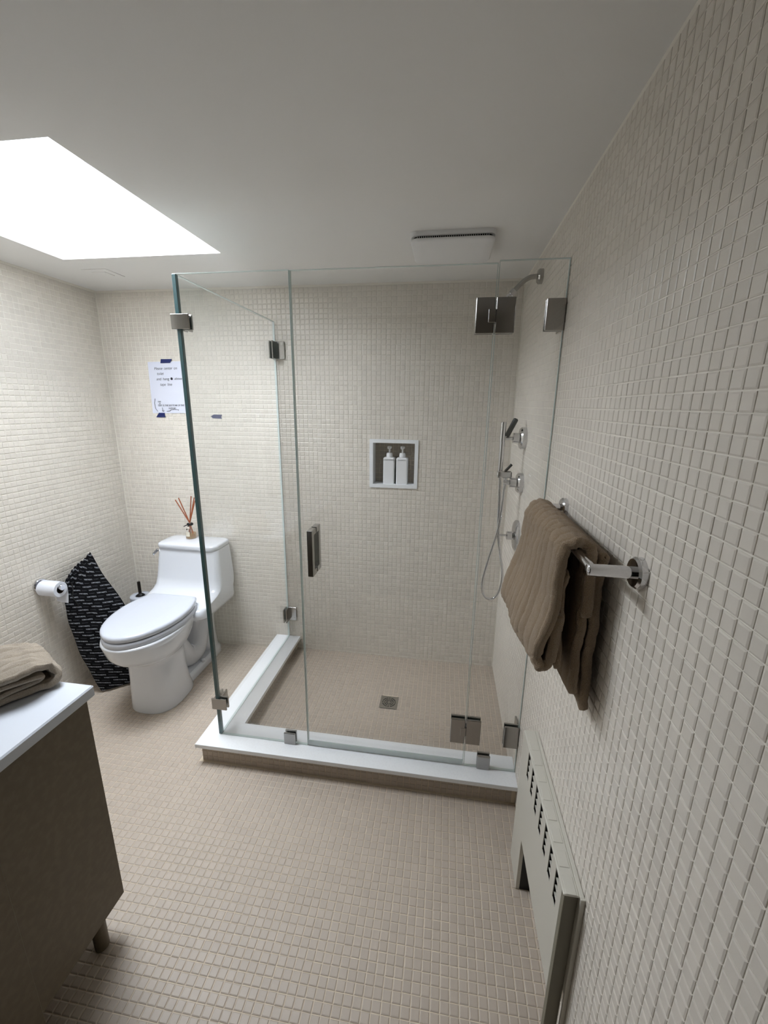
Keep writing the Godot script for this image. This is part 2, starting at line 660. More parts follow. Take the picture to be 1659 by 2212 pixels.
# ---------------------------------------------------------------- room
func build_room() -> void:
	var none := func(_c): return false
	# floor
	var mb := MB.new()
	mb.bx(Vector3(WX - 0.1, -0.1, -0.1), Vector3(0.1, -0.0020, ZH + 0.1))
	var fl := struct("floor", mb, M.grout_floor, "beige taupe square mosaic tile floor with pale grout", "floor")
	mosaic(fl, Vector3(WX, -0.0020, 0), Vector3(0, 0, 1), Vector3(1, 0, 0), 97, 91, M.tile_floor,
		func(c): return c.x > -1.54 and c.z < 1.016,
		func(c): return (c.x < -1.36 and c.z > 1.62) or c.x > -0.07, 0.004)
	# ceiling with the skylight opening
	var sx0 := -2.307
	var sx1 := -1.473
	var sz0 := 0.555
	var sz1 := 1.431
	mb = MB.new()
	mb.bx(Vector3(WX - 0.1, HC, -0.1), Vector3(sx0, HC + 0.14, ZH + 0.1))
	mb.bx(Vector3(sx1, HC, -0.1), Vector3(0.1, HC + 0.14, ZH + 0.1))
	mb.bx(Vector3(sx0, HC, -0.1), Vector3(sx1, HC + 0.14, sz0))
	mb.bx(Vector3(sx0, HC, sz1), Vector3(sx1, HC + 0.14, ZH + 0.1))
	struct("ceiling", mb, M.ceil, "smooth white painted ceiling with a square skylight opening", "ceiling")
	# skylight: shaft, frame and frosted pane
	mb = MB.new()
	var top := HC + 1.36
	mb.bx(Vector3(sx0 - 0.06, HC + 0.14, sz0 - 0.06), Vector3(sx0, top, sz1 + 0.06))
	mb.bx(Vector3(sx1, HC + 0.14, sz0 - 0.06), Vector3(sx1 + 0.06, top, sz1 + 0.06))
	mb.bx(Vector3(sx0, HC + 0.14, sz0 - 0.06), Vector3(sx1, top, sz0))
	mb.bx(Vector3(sx0, HC + 0.14, sz1), Vector3(sx1, top, sz1 + 0.06))
	var win := struct("window_1", mb, M.shaft, "bright skylight with greyed shaft over the toilet side of the room", "skylight")
	mb = MB.new()
	var pane_tilt := Transform3D(Basis(Vector3.BACK, SKY_TILT), SKY_AT)  # pane turned to aim its light, away from the left wall
	mb.t = pane_tilt
	for q in [[-0.71, -0.438, 0.71, -0.42], [-0.71, 0.42, 0.71, 0.438], [-0.71, -0.42, -0.685, 0.42], [0.685, -0.42, 0.71, 0.42]]:
		mb.bx(Vector3(q[0], 0.021, q[1]), Vector3(q[2], 0.05, q[3]), 0.003)
	part(win, "window_frame", mb, M.white)
	mb = MB.new()
	mb.t = pane_tilt
	mb.bx(Vector3(-0.74, 0.0, -0.45), Vector3(0.74, 0.02, 0.45))
	part(win, "skylight_window_pane", mb, M.pane)
	mb = MB.new()
	mb.bx(Vector3(sx0 - 0.06, top, sz0 - 0.06), Vector3(sx1 + 0.06, top + 0.03, sz1 + 0.06))
	part(win, "outer_cover", mb, M.white)
	# back wall with the niche's hole
	var nx0 := -0.848
	var nx1 := -0.572
	var ny0 := 1.262
	var ny1 := 1.535
	var nd := -0.10
	mb = MB.new()
	mb.bx(Vector3(WX - 0.1, -0.1, -0.14), Vector3(nx0, HC, -0.0020))
	mb.bx(Vector3(nx1, -0.1, -0.14), Vector3(0.1, HC, -0.0020))
	mb.bx(Vector3(nx0, -0.1, -0.14), Vector3(nx1, ny0, -0.0020))
	mb.bx(Vector3(nx0, ny1, -0.14), Vector3(nx1, HC, -0.0020))
	mb.bx(Vector3(nx0, ny0, -0.14), Vector3(nx1, ny1, nd))
	var wb := struct("wall_back", mb, M.grout_wall, "ivory mosaic tiled back wall with a recessed shower niche", "wall")
	mosaic(wb, Vector3(WX, 0.005, -0.0020), Vector3(1, 0, 0), Vector3(0, 1, 0), 90, 83, M.tile_wall,
		func(c): return c.x > -0.856 and c.x < -0.565 and c.y > 1.255 and c.y < 1.546,
		func(c): return c.x < -1.8 and c.y < 0.9, 0.006)
	# niche lining
	mb = MB.new()
	var fr := 0.022
	var z0 := -0.004
	var z1 := 0.006
	for q in [[0, 1], [1, 2], [2, 3], [3, 0]]:
		var oc := [Vector2(-0.864, 1.247), Vector2(-0.557, 1.247), Vector2(-0.557, 1.5535), Vector2(-0.864, 1.5535)]
		var ic := [Vector2(-0.842, 1.269), Vector2(-0.579, 1.269), Vector2(-0.579, 1.5315), Vector2(-0.842, 1.5315)]
		var a: Vector2 = oc[q[0]]
		var b: Vector2 = oc[q[1]]
		var c: Vector2 = ic[q[1]]
		var d: Vector2 = ic[q[0]]
		var pm := MB.new()
		var dir := (b - a).normalized()
		var outw := Vector2(dir.y, -dir.x)
		pm.face([Vector3(a.x, a.y, z1), Vector3(b.x, b.y, z1), Vector3(c.x, c.y, z1), Vector3(d.x, d.y, z1)], Vector3.BACK)
		pm.face([Vector3(a.x, a.y, z0), Vector3(b.x, b.y, z0), Vector3(b.x, b.y, z1), Vector3(a.x, a.y, z1)], Vector3(outw.x, outw.y, 0))
		pm.face([Vector3(d.x, d.y, nd), Vector3(c.x, c.y, nd), Vector3(c.x, c.y, z1), Vector3(d.x, d.y, z1)], Vector3(-outw.x, -outw.y, 0))
		pm.face([Vector3(a.x, a.y, z0), Vector3(b.x, b.y, z0), Vector3(c.x, c.y, z0), Vector3(d.x, d.y, z0)], Vector3.FORWARD)
		part(wb, "niche_trim", pm, M.stone, "pale stone edge of the niche")
	var nb := MB.new()
	nb.bx(Vector3(nx0 + 0.004, ny0 + 0.004, nd), Vector3(nx1 - 0.004, ny1 - 0.004, nd + 0.001))
	var nbp := part(wb, "niche_back", nb, M.grout_floor)
	mosaic(nbp, Vector3(-0.842, 1.269, nd + 0.001), Vector3(1, 0, 0), Vector3(0, 1, 0), 9, 9, M.tile_floor, none, none, 0.004, 0)
	# right wall
	mb = MB.new()
	mb.bx(Vector3(0.0020, -0.1, -0.1), Vector3(0.12, HC, ZH + 0.1))
	var wr := struct("wall_right", mb, M.grout_wall, "ivory mosaic tiled right wall with towel bar and heater", "wall")
	mosaic(wr, Vector3(0.0020, 0.005, 0.0), Vector3(0, 0, 1), Vector3(0, 1, 0), 97, 83, M.tile_wall, none,
		func(c): return c.y < 0.62 and c.z > 1.22 and c.z < 1.85, 0.006)
	# left wall beside the toilet, and the wall that carries the vanity
	mb = MB.new()
	mb.bx(Vector3(WX - 0.12, -0.1, -0.1), Vector3(WX - 0.0020, HC, 1.72))
	var wl := struct("wall_left", mb, M.grout_wall, "ivory mosaic tiled left wall beside the toilet", "wall")
	mosaic(wl, Vector3(WX - 0.0020, 0.005, 1.7), Vector3(0, 0, -1), Vector3(0, 1, 0), 58, 83, M.tile_wall, none, none, 0.005)
	mb = MB.new()
	mb.bx(Vector3(WX - 0.12, -0.1, 1.66), Vector3(-1.96, HC, ZR + 0.1))
	struct("wall_vanity", mb, M.grout_wall, "pale wall behind the vanity cabinet", "wall")
	mb = MB.new()
	mb.bx(Vector3(-1.96, -0.1, ZR), Vector3(-1.12, HC, ZR + 0.1))
	mb.bx(Vector3(-1.12, 2.10, ZR), Vector3(0.0, HC, ZR + 0.1))
	struct("wall_rear", mb, mat(Color(0.62, 0.60, 0.56), 0.8), "plain wall with a doorway behind the viewer", "wall")
	mb = MB.new()
	mb.bx(Vector3(-2.2, -0.1, ZH), Vector3(0.1, HC, ZH + 0.1))
	mb.bx(Vector3(-2.3, -0.1, ZR + 0.1), Vector3(-2.2, HC, ZH + 0.1))
	mb.bx(Vector3(-2.2, HC - 0.005, ZR + 0.1), Vector3(0.1, HC, ZH))
	mb.bx(Vector3(-2.2, -0.001, ZR + 0.1), Vector3(0.0, 0.001, ZH))
	mb.bx(Vector3(-0.004, 0.0, ZR + 0.1), Vector3(0.0, HC, ZH))
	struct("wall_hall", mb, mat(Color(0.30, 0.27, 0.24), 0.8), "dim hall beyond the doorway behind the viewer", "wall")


# ---------------------------------------------------------------- shower
func clamp_plate(mb: MB, c: Vector3, size: Vector3) -> void:
	mb.box(c, size, 0.0015)


func build_shower() -> void:
	var none := func(_c): return false
	# raised shower floor
	var mb := MB.new()
	mb.bx(Vector3(-1.40, -0.002, -0.002), Vector3(0.002, YS - 0.0020, 0.90))
	var sf := struct("floor_shower", mb, M.grout_floor, "beige mosaic shower floor inside the glass enclosure", "floor")
	mosaic(sf, Vector3(-1.40, YS - 0.0020, 0), Vector3(0, 0, 1), Vector3(1, 0, 0), 31, 48, M.tile_floor,
		func(c): return c.x > -0.713 and c.x < -0.597 and c.z > 0.415 and c.z < 0.529, none, 0.004)
	# curb
	var curb := thing("shower_curb", Vector3(-0.77, 0, 0.95), "low tiled curb with pale stone cap around two sides of shower", "curb")
	mb = MB.new()
	mb.bx(Vector3(-1.5354, 0.0, 0.905), Vector3(0.0, YC - 0.021, 1.0142))
	mb.bx(Vector3(-1.5354, 0.0, 0.0), Vector3(-1.40, YC - 0.021, 0.905))
	var cb := part(curb, "curb_base", mb, M.grout_floor)
	mosaic(cb, Vector3(-1.5354, 0.004, 1.0142), Vector3(1, 0, 0), Vector3(0, 1, 0), 52, 3, M.tile_floor, none, none, 0.004)
	mosaic(cb, Vector3(-1.40, YS, 0.9), Vector3(0, 0, -1), Vector3(0, 1, 0), 30, 2, M.tile_floor, none, none, 0.004)
	mosaic(cb, Vector3(-1.5354, 0.004, 0.0), Vector3(0, 0, 1), Vector3(0, 1, 0), 34, 3, M.tile_floor, none, none, 0.004, 0)
	mosaic(cb, Vector3(0.0, YS, 0.905), Vector3(-1, 0, 0), Vector3(0, 1, 0), 48, 2, M.tile_floor, none, none, 0.004, 0)
	# cap stones, mitred at the corner
	var o := Vector2(-1.5535, 1.0397)
	var i := Vector2(-1.3745, 0.8684)
	var y0 := YC - 0.021
	for q in 2:
		mb = MB.new()
		var a: Array
		if q == 0:
			a = [Vector2(o.x, o.y), Vector2(0.0, o.y), Vector2(0.0, i.y), Vector2(i.x, i.y)]
		else:
			a = [Vector2(o.x, o.y), Vector2(i.x, i.y), Vector2(i.x, 0.0), Vector2(o.x, 0.0)]
		var cen: Vector2 = (a[0] + a[1] + a[2] + a[3]) * 0.25
		var lo := []
		var hi := []
		var rim := []
		for p in a:
			lo.append(Vector3(p.x, y0, p.y))
			rim.append(Vector3(p.x, YC - 0.0015, p.y))
			hi.append(Vector3(p.x + (0.0015 if p.x == o.x else 0.0), YC, p.y - (0.0015 if p.y == o.y else 0.0)))
		mb.face(hi, Vector3.UP)
		mb.face(lo, Vector3.DOWN)
		for k in 4:
			var k2 := (k + 1) % 4
			var e: Vector3 = (lo[k] + lo[k2]) * 0.5 - Vector3(cen.x, y0, cen.y)
			mb.face([lo[k], lo[k2], rim[k2], rim[k]], e)
			mb.face([rim[k], rim[k2], hi[k2], hi[k]], e + Vector3.UP * 0.2)
		part(curb, "cap_stone", mb, M.stone)
	# drain
	var dr := thing("shower_drain", Vector3(-0.655, YS, 0.472), "square metal drain with a round slotted grate in shower floor", "drain")
	mb = MB.new()
	var dc := Vector3(-0.655, YS - 0.004, 0.472)
	mb.box(dc + Vector3(0, 0.0028, 0), Vector3(0.108, 0.001, 0.108))
	part(dr, "drain_shade", mb, M.dark)  # flat black sheet, painted shade below the grate's slots
	mb = MB.new()
	# plate with ring slots: square frame, rings and spokes
	var seg := 48
	var rr := [0.0, 0.011, 0.017, 0.0225, 0.0285, 0.0345, 0.0405, 0.046]
	var yy := YS + 0.0018
	for k in seg:
		var a0 := TAU * k / seg
		var a1 := TAU * (k + 1) / seg
		var u0 := Vector3(cos(a0), 0, sin(a0))
		var u1 := Vector3(cos(a1), 0, sin(a1))
		var m0 := cos(fposmod(a0 + PI / 4, PI / 2) - PI / 4)
		var m1 := cos(fposmod(a1 + PI / 4, PI / 2) - PI / 4)
		var c := Vector3(dc.x, yy, dc.z)
		mb.face([c + u0 * 0.046, c + u1 * 0.046, c + u1 * 0.053 / m1, c + u0 * 0.053 / m0], Vector3.UP)
		var spoke := (k % 12) in [10, 11, 0, 1]
		for q in 7:
			var solid := q % 2 == 0
			if q == 1 or q == 3 or q == 5:
				solid = spoke and (k % 12) in [10, 1] 
				if not spoke:
					solid = false
			if solid:
				mb.face([c + u0 * rr[q], c + u1 * rr[q], c + u1 * rr[q + 1], c + u0 * rr[q + 1]], Vector3.UP)
				mb.face([c + u0 * rr[q + 1], c + u1 * rr[q + 1], c + u1 * rr[q + 1] - Vector3(0, 0.003, 0), c + u0 * rr[q + 1] - Vector3(0, 0.003, 0)], u0)
	part(dr, "drain_grate", mb, M.nickel)
	# ---- glass
	var gt := 0.012
	var zf0 := ZG - gt
	var top := 2.245
	var yb := YC + 0.002
	# side panel
	var sp := thing("glass_panel", Vector3(XG, yb, 0.48), "tall clear glass side panel of the shower nearest the toilet", "glass panel", "")
	mb = MB.new()
	mb.bx(Vector3(XG, yb, 0.003), Vector3(XG + gt, 2.242, zf0 - 0.001))
	part(sp, "pane", mb, M.glass)
	glass_edges(sp, Vector3(XG, yb, 0.003), Vector3(XG + gt, 2.242, zf0 - 0.001), M.glass_rim)
	for y in [[2.028, 2.129], [0.248, 0.349]]:
		mb = MB.new()
		mb.bx(Vector3(XG + gt + 0.001, y[0], 0.003), Vector3(XG + 0.072, y[1], 0.010), 0.0015)
		mb.bx(Vector3(XG + gt, y[0], 0.003), Vector3(XG + gt + 0.007, y[1], 0.062), 0.0015)
		mb.bx(Vector3(XG - 0.008, y[0], 0.003), Vector3(XG, y[1], 0.062), 0.0015)
		var wc := part(sp, "wall_clamp", mb, M.hardware)
		for yy2 in [y[0] + 0.016, y[1] - 0.016]:
			mb = MB.new()
			mb.lathe([[0.0065, 0.0], [0.0065, 0.002], [0.0065, 0.002], [0.0, 0.002]], Vector3(XG + 0.056, yy2, 0.010), Vector3.BACK, 12)
			part(wc, "screw", mb, M.nickel)
	# front left fixed panel
	var fp := thing("glass_panel", Vector3(-1.23, yb, ZG), "narrow fixed glass front panel left of the shower door", "glass panel", "")
	var fa := Vector3(XG, yb, zf0)
	var fb := Vector3(-0.998, top - 0.002, ZG)
	mb = MB.new()
	mb.bx(fa, fb)
	part(fp, "pane", mb, M.glass)
	glass_edges(fp, fa, fb, M.glass_rim)
	# the thick corner edge reads dark green
	mb = MB.new()
	mb.bx(Vector3(XG - 0.003, yb, zf0 - 0.004), Vector3(XG + 0.013, top - 0.003, ZG + 0.0012), 0.001)
	part(fp, "corner_edge", mb, M.glass_edge, "dark green polished corner edge")
	for y in [[2.043, 2.099], [0.271, 0.333]]:
		mb = MB.new()
		mb.bx(Vector3(-1.488, y[0], ZG + 0.0015), Vector3(-1.411, y[1], ZG + 0.009), 0.0015)
		mb.bx(Vector3(-1.447, y[0], zf0 - 0.010), Vector3(-1.411, y[1], zf0 - 0.001), 0.0015)
		mb.bx(Vector3(-1.453, y[0], zf0 - 0.060), Vector3(-1.445, y[1], zf0 - 0.001), 0.0015)
		mb.bx(Vector3(-1.478, y[0], zf0 - 0.060), Vector3(-1.467, y[1], ZG + 0.0015), 0.0015)
		part(fp, "corner_clamp", mb, M.hardware)
	mb = MB.new()
	mb.bx(Vector3(-1.117, YC, ZG), Vector3(-1.059, 0.181, ZG + 0.009), 0.002)
	mb.bx(Vector3(-1.117, YC, zf0 - 0.010), Vector3(-1.059, 0.181, zf0), 0.002)
	part(fp, "base_clamp", mb, M.hardware)
	# front right fixed panel
	var rp := thing("glass_panel", Vector3(-0.117, yb, ZG), "narrow fixed glass front panel between shower door and right wall", "glass panel", "")
	var ra := Vector3(-0.234, yb, zf0)
	var rb := Vector3(-0.003, top + 0.004, ZG)
	mb = MB.new()
	mb.bx(ra, rb)
	part(rp, "pane", mb, M.glass)
	glass_edges(rp, ra, rb, M.glass_rim)
	for y in [[2.020, 2.124], [0.254, 0.366]]:
		mb = MB.new()
		mb.bx(Vector3(-0.067, y[0], ZG + 0.0005), Vector3(-0.003, y[1], ZG + 0.009), 0.0015)
		mb.bx(Vector3(-0.067, y[0], zf0 - 0.009), Vector3(-0.003, y[1], zf0 - 0.0005), 0.0015)
		mb.bx(Vector3(-0.011, y[0], zf0 - 0.060), Vector3(-0.003, y[1], zf0 - 0.009), 0.0015)
		part(rp, "wall_clamp", mb, M.hardware)
	mb = MB.new()
	mb.bx(Vector3(-0.176, YC, ZG), Vector3(-0.118, 0.192, ZG + 0.009), 0.002)
	mb.bx(Vector3(-0.176, YC, zf0 - 0.010), Vector3(-0.118, 0.192, zf0), 0.002)
	part(rp, "base_clamp", mb, M.hardware)
	# door
	var door := thing("shower_door", Vector3(-0.616, 0.13, ZG), "frameless clear glass shower door with square metal pull handle", "shower door")
	var da := Vector3(-0.993, 0.140, zf0)
	var db := Vector3(-0.240, top - 0.004, ZG)
	mb = MB.new()
	mb.bx(da, db)
	part(door, "pane", mb, M.glass)
	glass_edges(door, da, db, M.glass_rim)
	mb = MB.new()
	mb.bx(Vector3(da.x, 0.120, zf0 - 0.001), Vector3(db.x, 0.138, ZG + 0.001), 0.002)
	mb.bx(Vector3(da.x, 0.128, ZG), Vector3(db.x, 0.154, ZG + 0.003), 0.001)
	part(door, "bottom_seal", mb, M.seal, "clear plastic bottom seal")
	for y in [[2.013, 2.131], [0.250, 0.379]]:
		mb = MB.new()
		mb.bx(Vector3(-0.306, y[0], ZG + 0.0005), Vector3(-0.242, y[1], ZG + 0.011), 0.0015)
		mb.bx(Vector3(-0.2365, y[0], ZG + 0.0005), Vector3(-0.171, y[1], ZG + 0.011), 0.0015)
		mb.bx(Vector3(-0.306, y[0], zf0 - 0.011), Vector3(-0.242, y[1], zf0 - 0.0005), 0.0015)
		mb.bx(Vector3(-0.2365, y[0], zf0 - 0.011), Vector3(-0.171, y[1], zf0 - 0.0005), 0.0015)
		var hp := part(door, "hinge", mb, M.hardware)
		mb = MB.new()
		var ym: float = (y[0] + y[1]) * 0.5
		mb.bx(Vector3(-0.263, ym - 0.024, zf0 - 0.0115), Vector3(-0.236, ym + 0.022, ZG + 0.0118), 0.002)
		part(hp, "hinge_pivot", mb, M.hardware)
	# pull handle: a square tube loop on each side of the door
	var hb := part(door, "handle", handle_loop(1.0), M.nickel, "square metal pull handle")
	part(hb, "inner_pull", handle_loop(-1.0), M.nickel)
	# ---- bottles in the niche
	var b := thing("soap_dispenser", Vector3(-0.744, 1.2692, -0.05), "white square pump bottle at left in the shower niche", "pump bottle", "pump bottles in the shower niche")
	mb = MB.new()
	var bc := Vector3(-0.744, 1.2692, -0.05)
	var rings := []
	for q in [[0.0, 0.034], [0.003, 0.036], [0.160, 0.036], [0.166, 0.034], [0.1685, 0.028]]:
		rings.append(rrect(bc.x, bc.z, q[1], q[1] * 0.9, 0.008 if q[1] > 0.03 else 0.007, bc.y + q[0], 4))
	mb.loft(rings)
	part(b, "bottle", mb, M.bottle)
	mb = MB.new()
	mb.lathe([[0.019, 0.168], [0.020, 0.170], [0.020, 0.185], [0.0185, 0.190], [0.017, 0.196], [0.017, 0.196], [0.0, 0.196]], bc, Vector3.UP, 20)
	part(b, "cap", mb, M.bottle)
	mb = MB.new()
	mb.tube([bc + Vector3(0, 0.195, 0), bc + Vector3(0, 0.222, 0)], 0.0055, 10)
	mb.lathe([[0.006, 0.220], [0.014, 0.226], [0.015, 0.233], [0.013, 0.238], [0.0, 0.240]], bc, Vector3.UP, 16)
	mb.tube([bc + Vector3(0, 0.231, 0.006), bc + Vector3(-0.004, 0.231, 0.026), bc + Vector3(-0.004, 0.226, 0.032)], 0.0055, 10)
	part(b, "pump", mb, M.bottle)
	var b2: Node3D = b.duplicate()
	b2.name = "soap_dispenser_001"
	add_child(b2, true)
	b2.position = Vector3(-0.6605, 1.2692, -0.05)
	tag(b2, "white square pump bottle at right in the shower niche", "pump bottle", "pump bottles in the shower niche")
	letters(b, "lettering", "CONDITIONER", 0.0105, Vector3(-0.744, 1.4225, -0.0174), Basis(), M.ink)
	letters(b2, "lettering", "SHAMPOO", 0.0105, Vector3(-0.6605, 1.4225, -0.0174), Basis(), M.ink)
	build_shower_fittings()


func handle_loop(side: float) -> MB:
	var mb := MB.new()
	var z0 := ZG if side > 0 else ZG - 0.012
	var z1 := z0 + side * 0.052
	var x0 := -0.946
	var x1 := -0.922
	var ya := 1.045
	var yb := 1.250
	var s := 0.024
	var zi := z1 - side * s
	mb.bx(Vector3(x0, ya, min(zi, z1)), Vector3(x1, yb, max(zi, z1)), 0.0012)
	for y in [ya, yb - s]:
		mb.bx(Vector3(x0, y, min(z0, zi)), Vector3(x1, y + s, max(z0, zi)), 0.0008)
	return mb


func flange(mb: MB, at: Vector3, r: float, th: float) -> void:
	# round escutcheon standing off the right wall
	mb.lathe([[r, 0.0], [r, th * 0.72], [r, th * 0.72], [r - th * 0.25, th], [r - th * 0.25, th], [0.0, th]], at, Vector3.LEFT, 36)


func build_shower_fittings() -> void:
	# shower arm and head
	var sa := thing("overhead_shower", Vector3(0, 2.323, 0.47), "curved metal shower arm high on right wall with small shower head", "shower head")
	var mb := MB.new()
	flange(mb, Vector3(0.0, 2.323, 0.47), 0.031, 0.022)
	part(sa, "flange", mb, M.nickel)
	mb = MB.new()
	mb.tube(smooth_path([Vector3(-0.01, 2.323, 0.47), Vector3(-0.045, 2.322, 0.47), Vector3(-0.068, 2.313, 0.47), Vector3(-0.090, 2.296, 0.47), Vector3(-0.118, 2.267, 0.47)], 5), 0.0105, 14)
	part(sa, "arm", mb, M.nickel)
	mb = MB.new()
	var dn := Vector3(-0.68, -0.73, 0).normalized()
	mb.lathe([[0.0, 0.0], [0.0135, 0.0], [0.0135, 0.0], [0.0145, 0.022], [0.0145, 0.022], [0.008, 0.024], [0.012, 0.030], [0.012, 0.037], [0.009, 0.043], [0.010, 0.050], [0.024, 0.066], [0.030, 0.076], [0.030, 0.090], [0.030, 0.090], [0.0, 0.0905]], Vector3(-0.116, 2.269, 0.47), dn, 24)
	part(sa, "head", mb, M.chrome)
	# upper volume control
	var v1 := thing("shower_valve", Vector3(0, 1.609, 0.428), "round metal shower control with black lever, uppermost beside hand shower", "shower control", "")
	mb = MB.new()
	flange(mb, Vector3(0, 1.609, 0.428), 0.054, 0.028)
	part(v1, "flange", mb, M.chrome)
	mb = MB.new()
	mb.lathe([[0.018, 0.015], [0.018, 0.030], [0.026, 0.030], [0.026, 0.030], [0.026, 0.060], [0.026, 0.060], [0.0, 0.060]], Vector3(0, 1.609, 0.428), Vector3.LEFT, 24)
	part(v1, "body", mb, M.chrome)
	mb = MB.new()
	mb.tube([Vector3(-0.058, 1.607, 0.428), Vector3(-0.094, 1.606, 0.428)], 0.0085, 12)
	part(v1, "stem", mb, M.chrome)
	mb = MB.new()
	mb.t = Transform3D(Basis(Vector3(0, 0, 1), -0.42), Vector3(-0.072, 1.660, 0.430))
	mb.box(Vector3.ZERO, Vector3(0.022, 0.096, 0.030), 0.005)
	part(v1, "lever", mb, M.dark, "black lever")
	# middle control with the hand shower bracket
	var v2 := thing("shower_valve", Vector3(0, 1.389, 0.455), "round metal shower control with hand shower bracket, middle of the three", "shower control", "")
	mb = MB.new()
	flange(mb, Vector3(0, 1.389, 0.455), 0.050, 0.028)
	part(v2, "flange", mb, M.chrome)
	mb = MB.new()
	mb.lathe([[0.018, 0.015], [0.018, 0.030], [0.025, 0.030], [0.025, 0.030], [0.025, 0.062], [0.025, 0.062], [0.0, 0.062]], Vector3(0, 1.389, 0.455), Vector3.LEFT, 24)
	part(v2, "body", mb, M.chrome)
	mb = MB.new()
	mb.tube([Vector3(-0.060, 1.388, 0.455), Vector3(-0.092, 1.388, 0.455)], 0.012, 14)
	mb.tube([Vector3(-0.084, 1.388, 0.455), Vector3(-0.084, 1.412, 0.450)], 0.009, 12)
	part(v2, "stem", mb, M.chrome)
	mb = MB.new()
	mb.bx(Vector3(-0.126, 1.412, 0.432), Vector3(-0.055, 1.446, 0.464), 0.004)
	part(v2, "bracket", mb, M.chrome)
	mb = MB.new()
	mb.tube([Vector3(-0.088, 1.446, 0.460), Vector3(-0.060, 1.482, 0.464)], 0.0065, 8)
	part(v2, "lever", mb, M.dark, "black lever")
	# bottom mixer
	var v3 := thing("shower_valve", Vector3(0, 1.115, 0.463), "large round metal shower mixer plate with thin stem, lowest control", "shower control", "")
	mb = MB.new()
	mb.lathe([[0.079, 0.0], [0.080, 0.012], [0.080, 0.012], [0.070, 0.020], [0.050, 0.023], [0.0, 0.024]], Vector3(0, 1.115, 0.463), Vector3.LEFT, 40)
	part(v3, "flange", mb, M.chrome)
	mb = MB.new()
	mb.lathe([[0.014, 0.022], [0.014, 0.030], [0.022, 0.030], [0.022, 0.030], [0.022, 0.054], [0.022, 0.054], [0.0, 0.054]], Vector3(0, 1.112, 0.463), Vector3.LEFT, 24)
	part(v3, "body", mb, M.chrome)
	mb = MB.new()
	mb.tube([Vector3(-0.052, 1.112, 0.463), Vector3(-0.090, 1.112, 0.463)], 0.0058, 10)
	part(v3, "lever", mb, M.chrome)
	# hand shower: wand and hose
	var hs := thing("hand_shower", Vector3(-0.113, 1.45, 0.44), "slim bar hand shower with looping metal hose in its bracket", "hand shower")
	mb = MB.new()
	mb.tube([Vector3(-0.1115, 1.440, 0.446), Vector3(-0.1115, 1.452, 0.446), Vector3(-0.1125, 1.590, 0.446), Vector3(-0.1128, 1.592, 0.446), Vector3(-0.1135, 1.687, 0.446)], [0.008, 0.0125, 0.0125, 0.0132, 0.0132], 18)
	part(hs, "wand", mb, M.chrome)
	mb = MB.new()
	var hose := smooth_path([Vector3(-0.112, 1.445, 0.446), Vector3(-0.109, 1.40, 0.446), Vector3(-0.102, 1.27, 0.443), Vector3(-0.096, 1.12, 0.44), Vector3(-0.076, 1.0, 0.44), Vector3(-0.056, 0.89, 0.44), Vector3(-0.060, 0.805, 0.44), Vector3(-0.080, 0.752, 0.442), Vector3(-0.108, 0.736, 0.444), Vector3(-0.138, 0.750, 0.446), Vector3(-0.155, 0.79, 0.448), Vector3(-0.154, 0.865, 0.45), Vector3(-0.128, 1.0, 0.452), Vector3(-0.103, 1.12, 0.455), Vector3(-0.090, 1.25, 0.457), Vector3(-0.084, 1.378, 0.455)], 6)
	mb.tube(hose, 0.0068, 10)
	part(hs, "hose", mb, M.chrome)


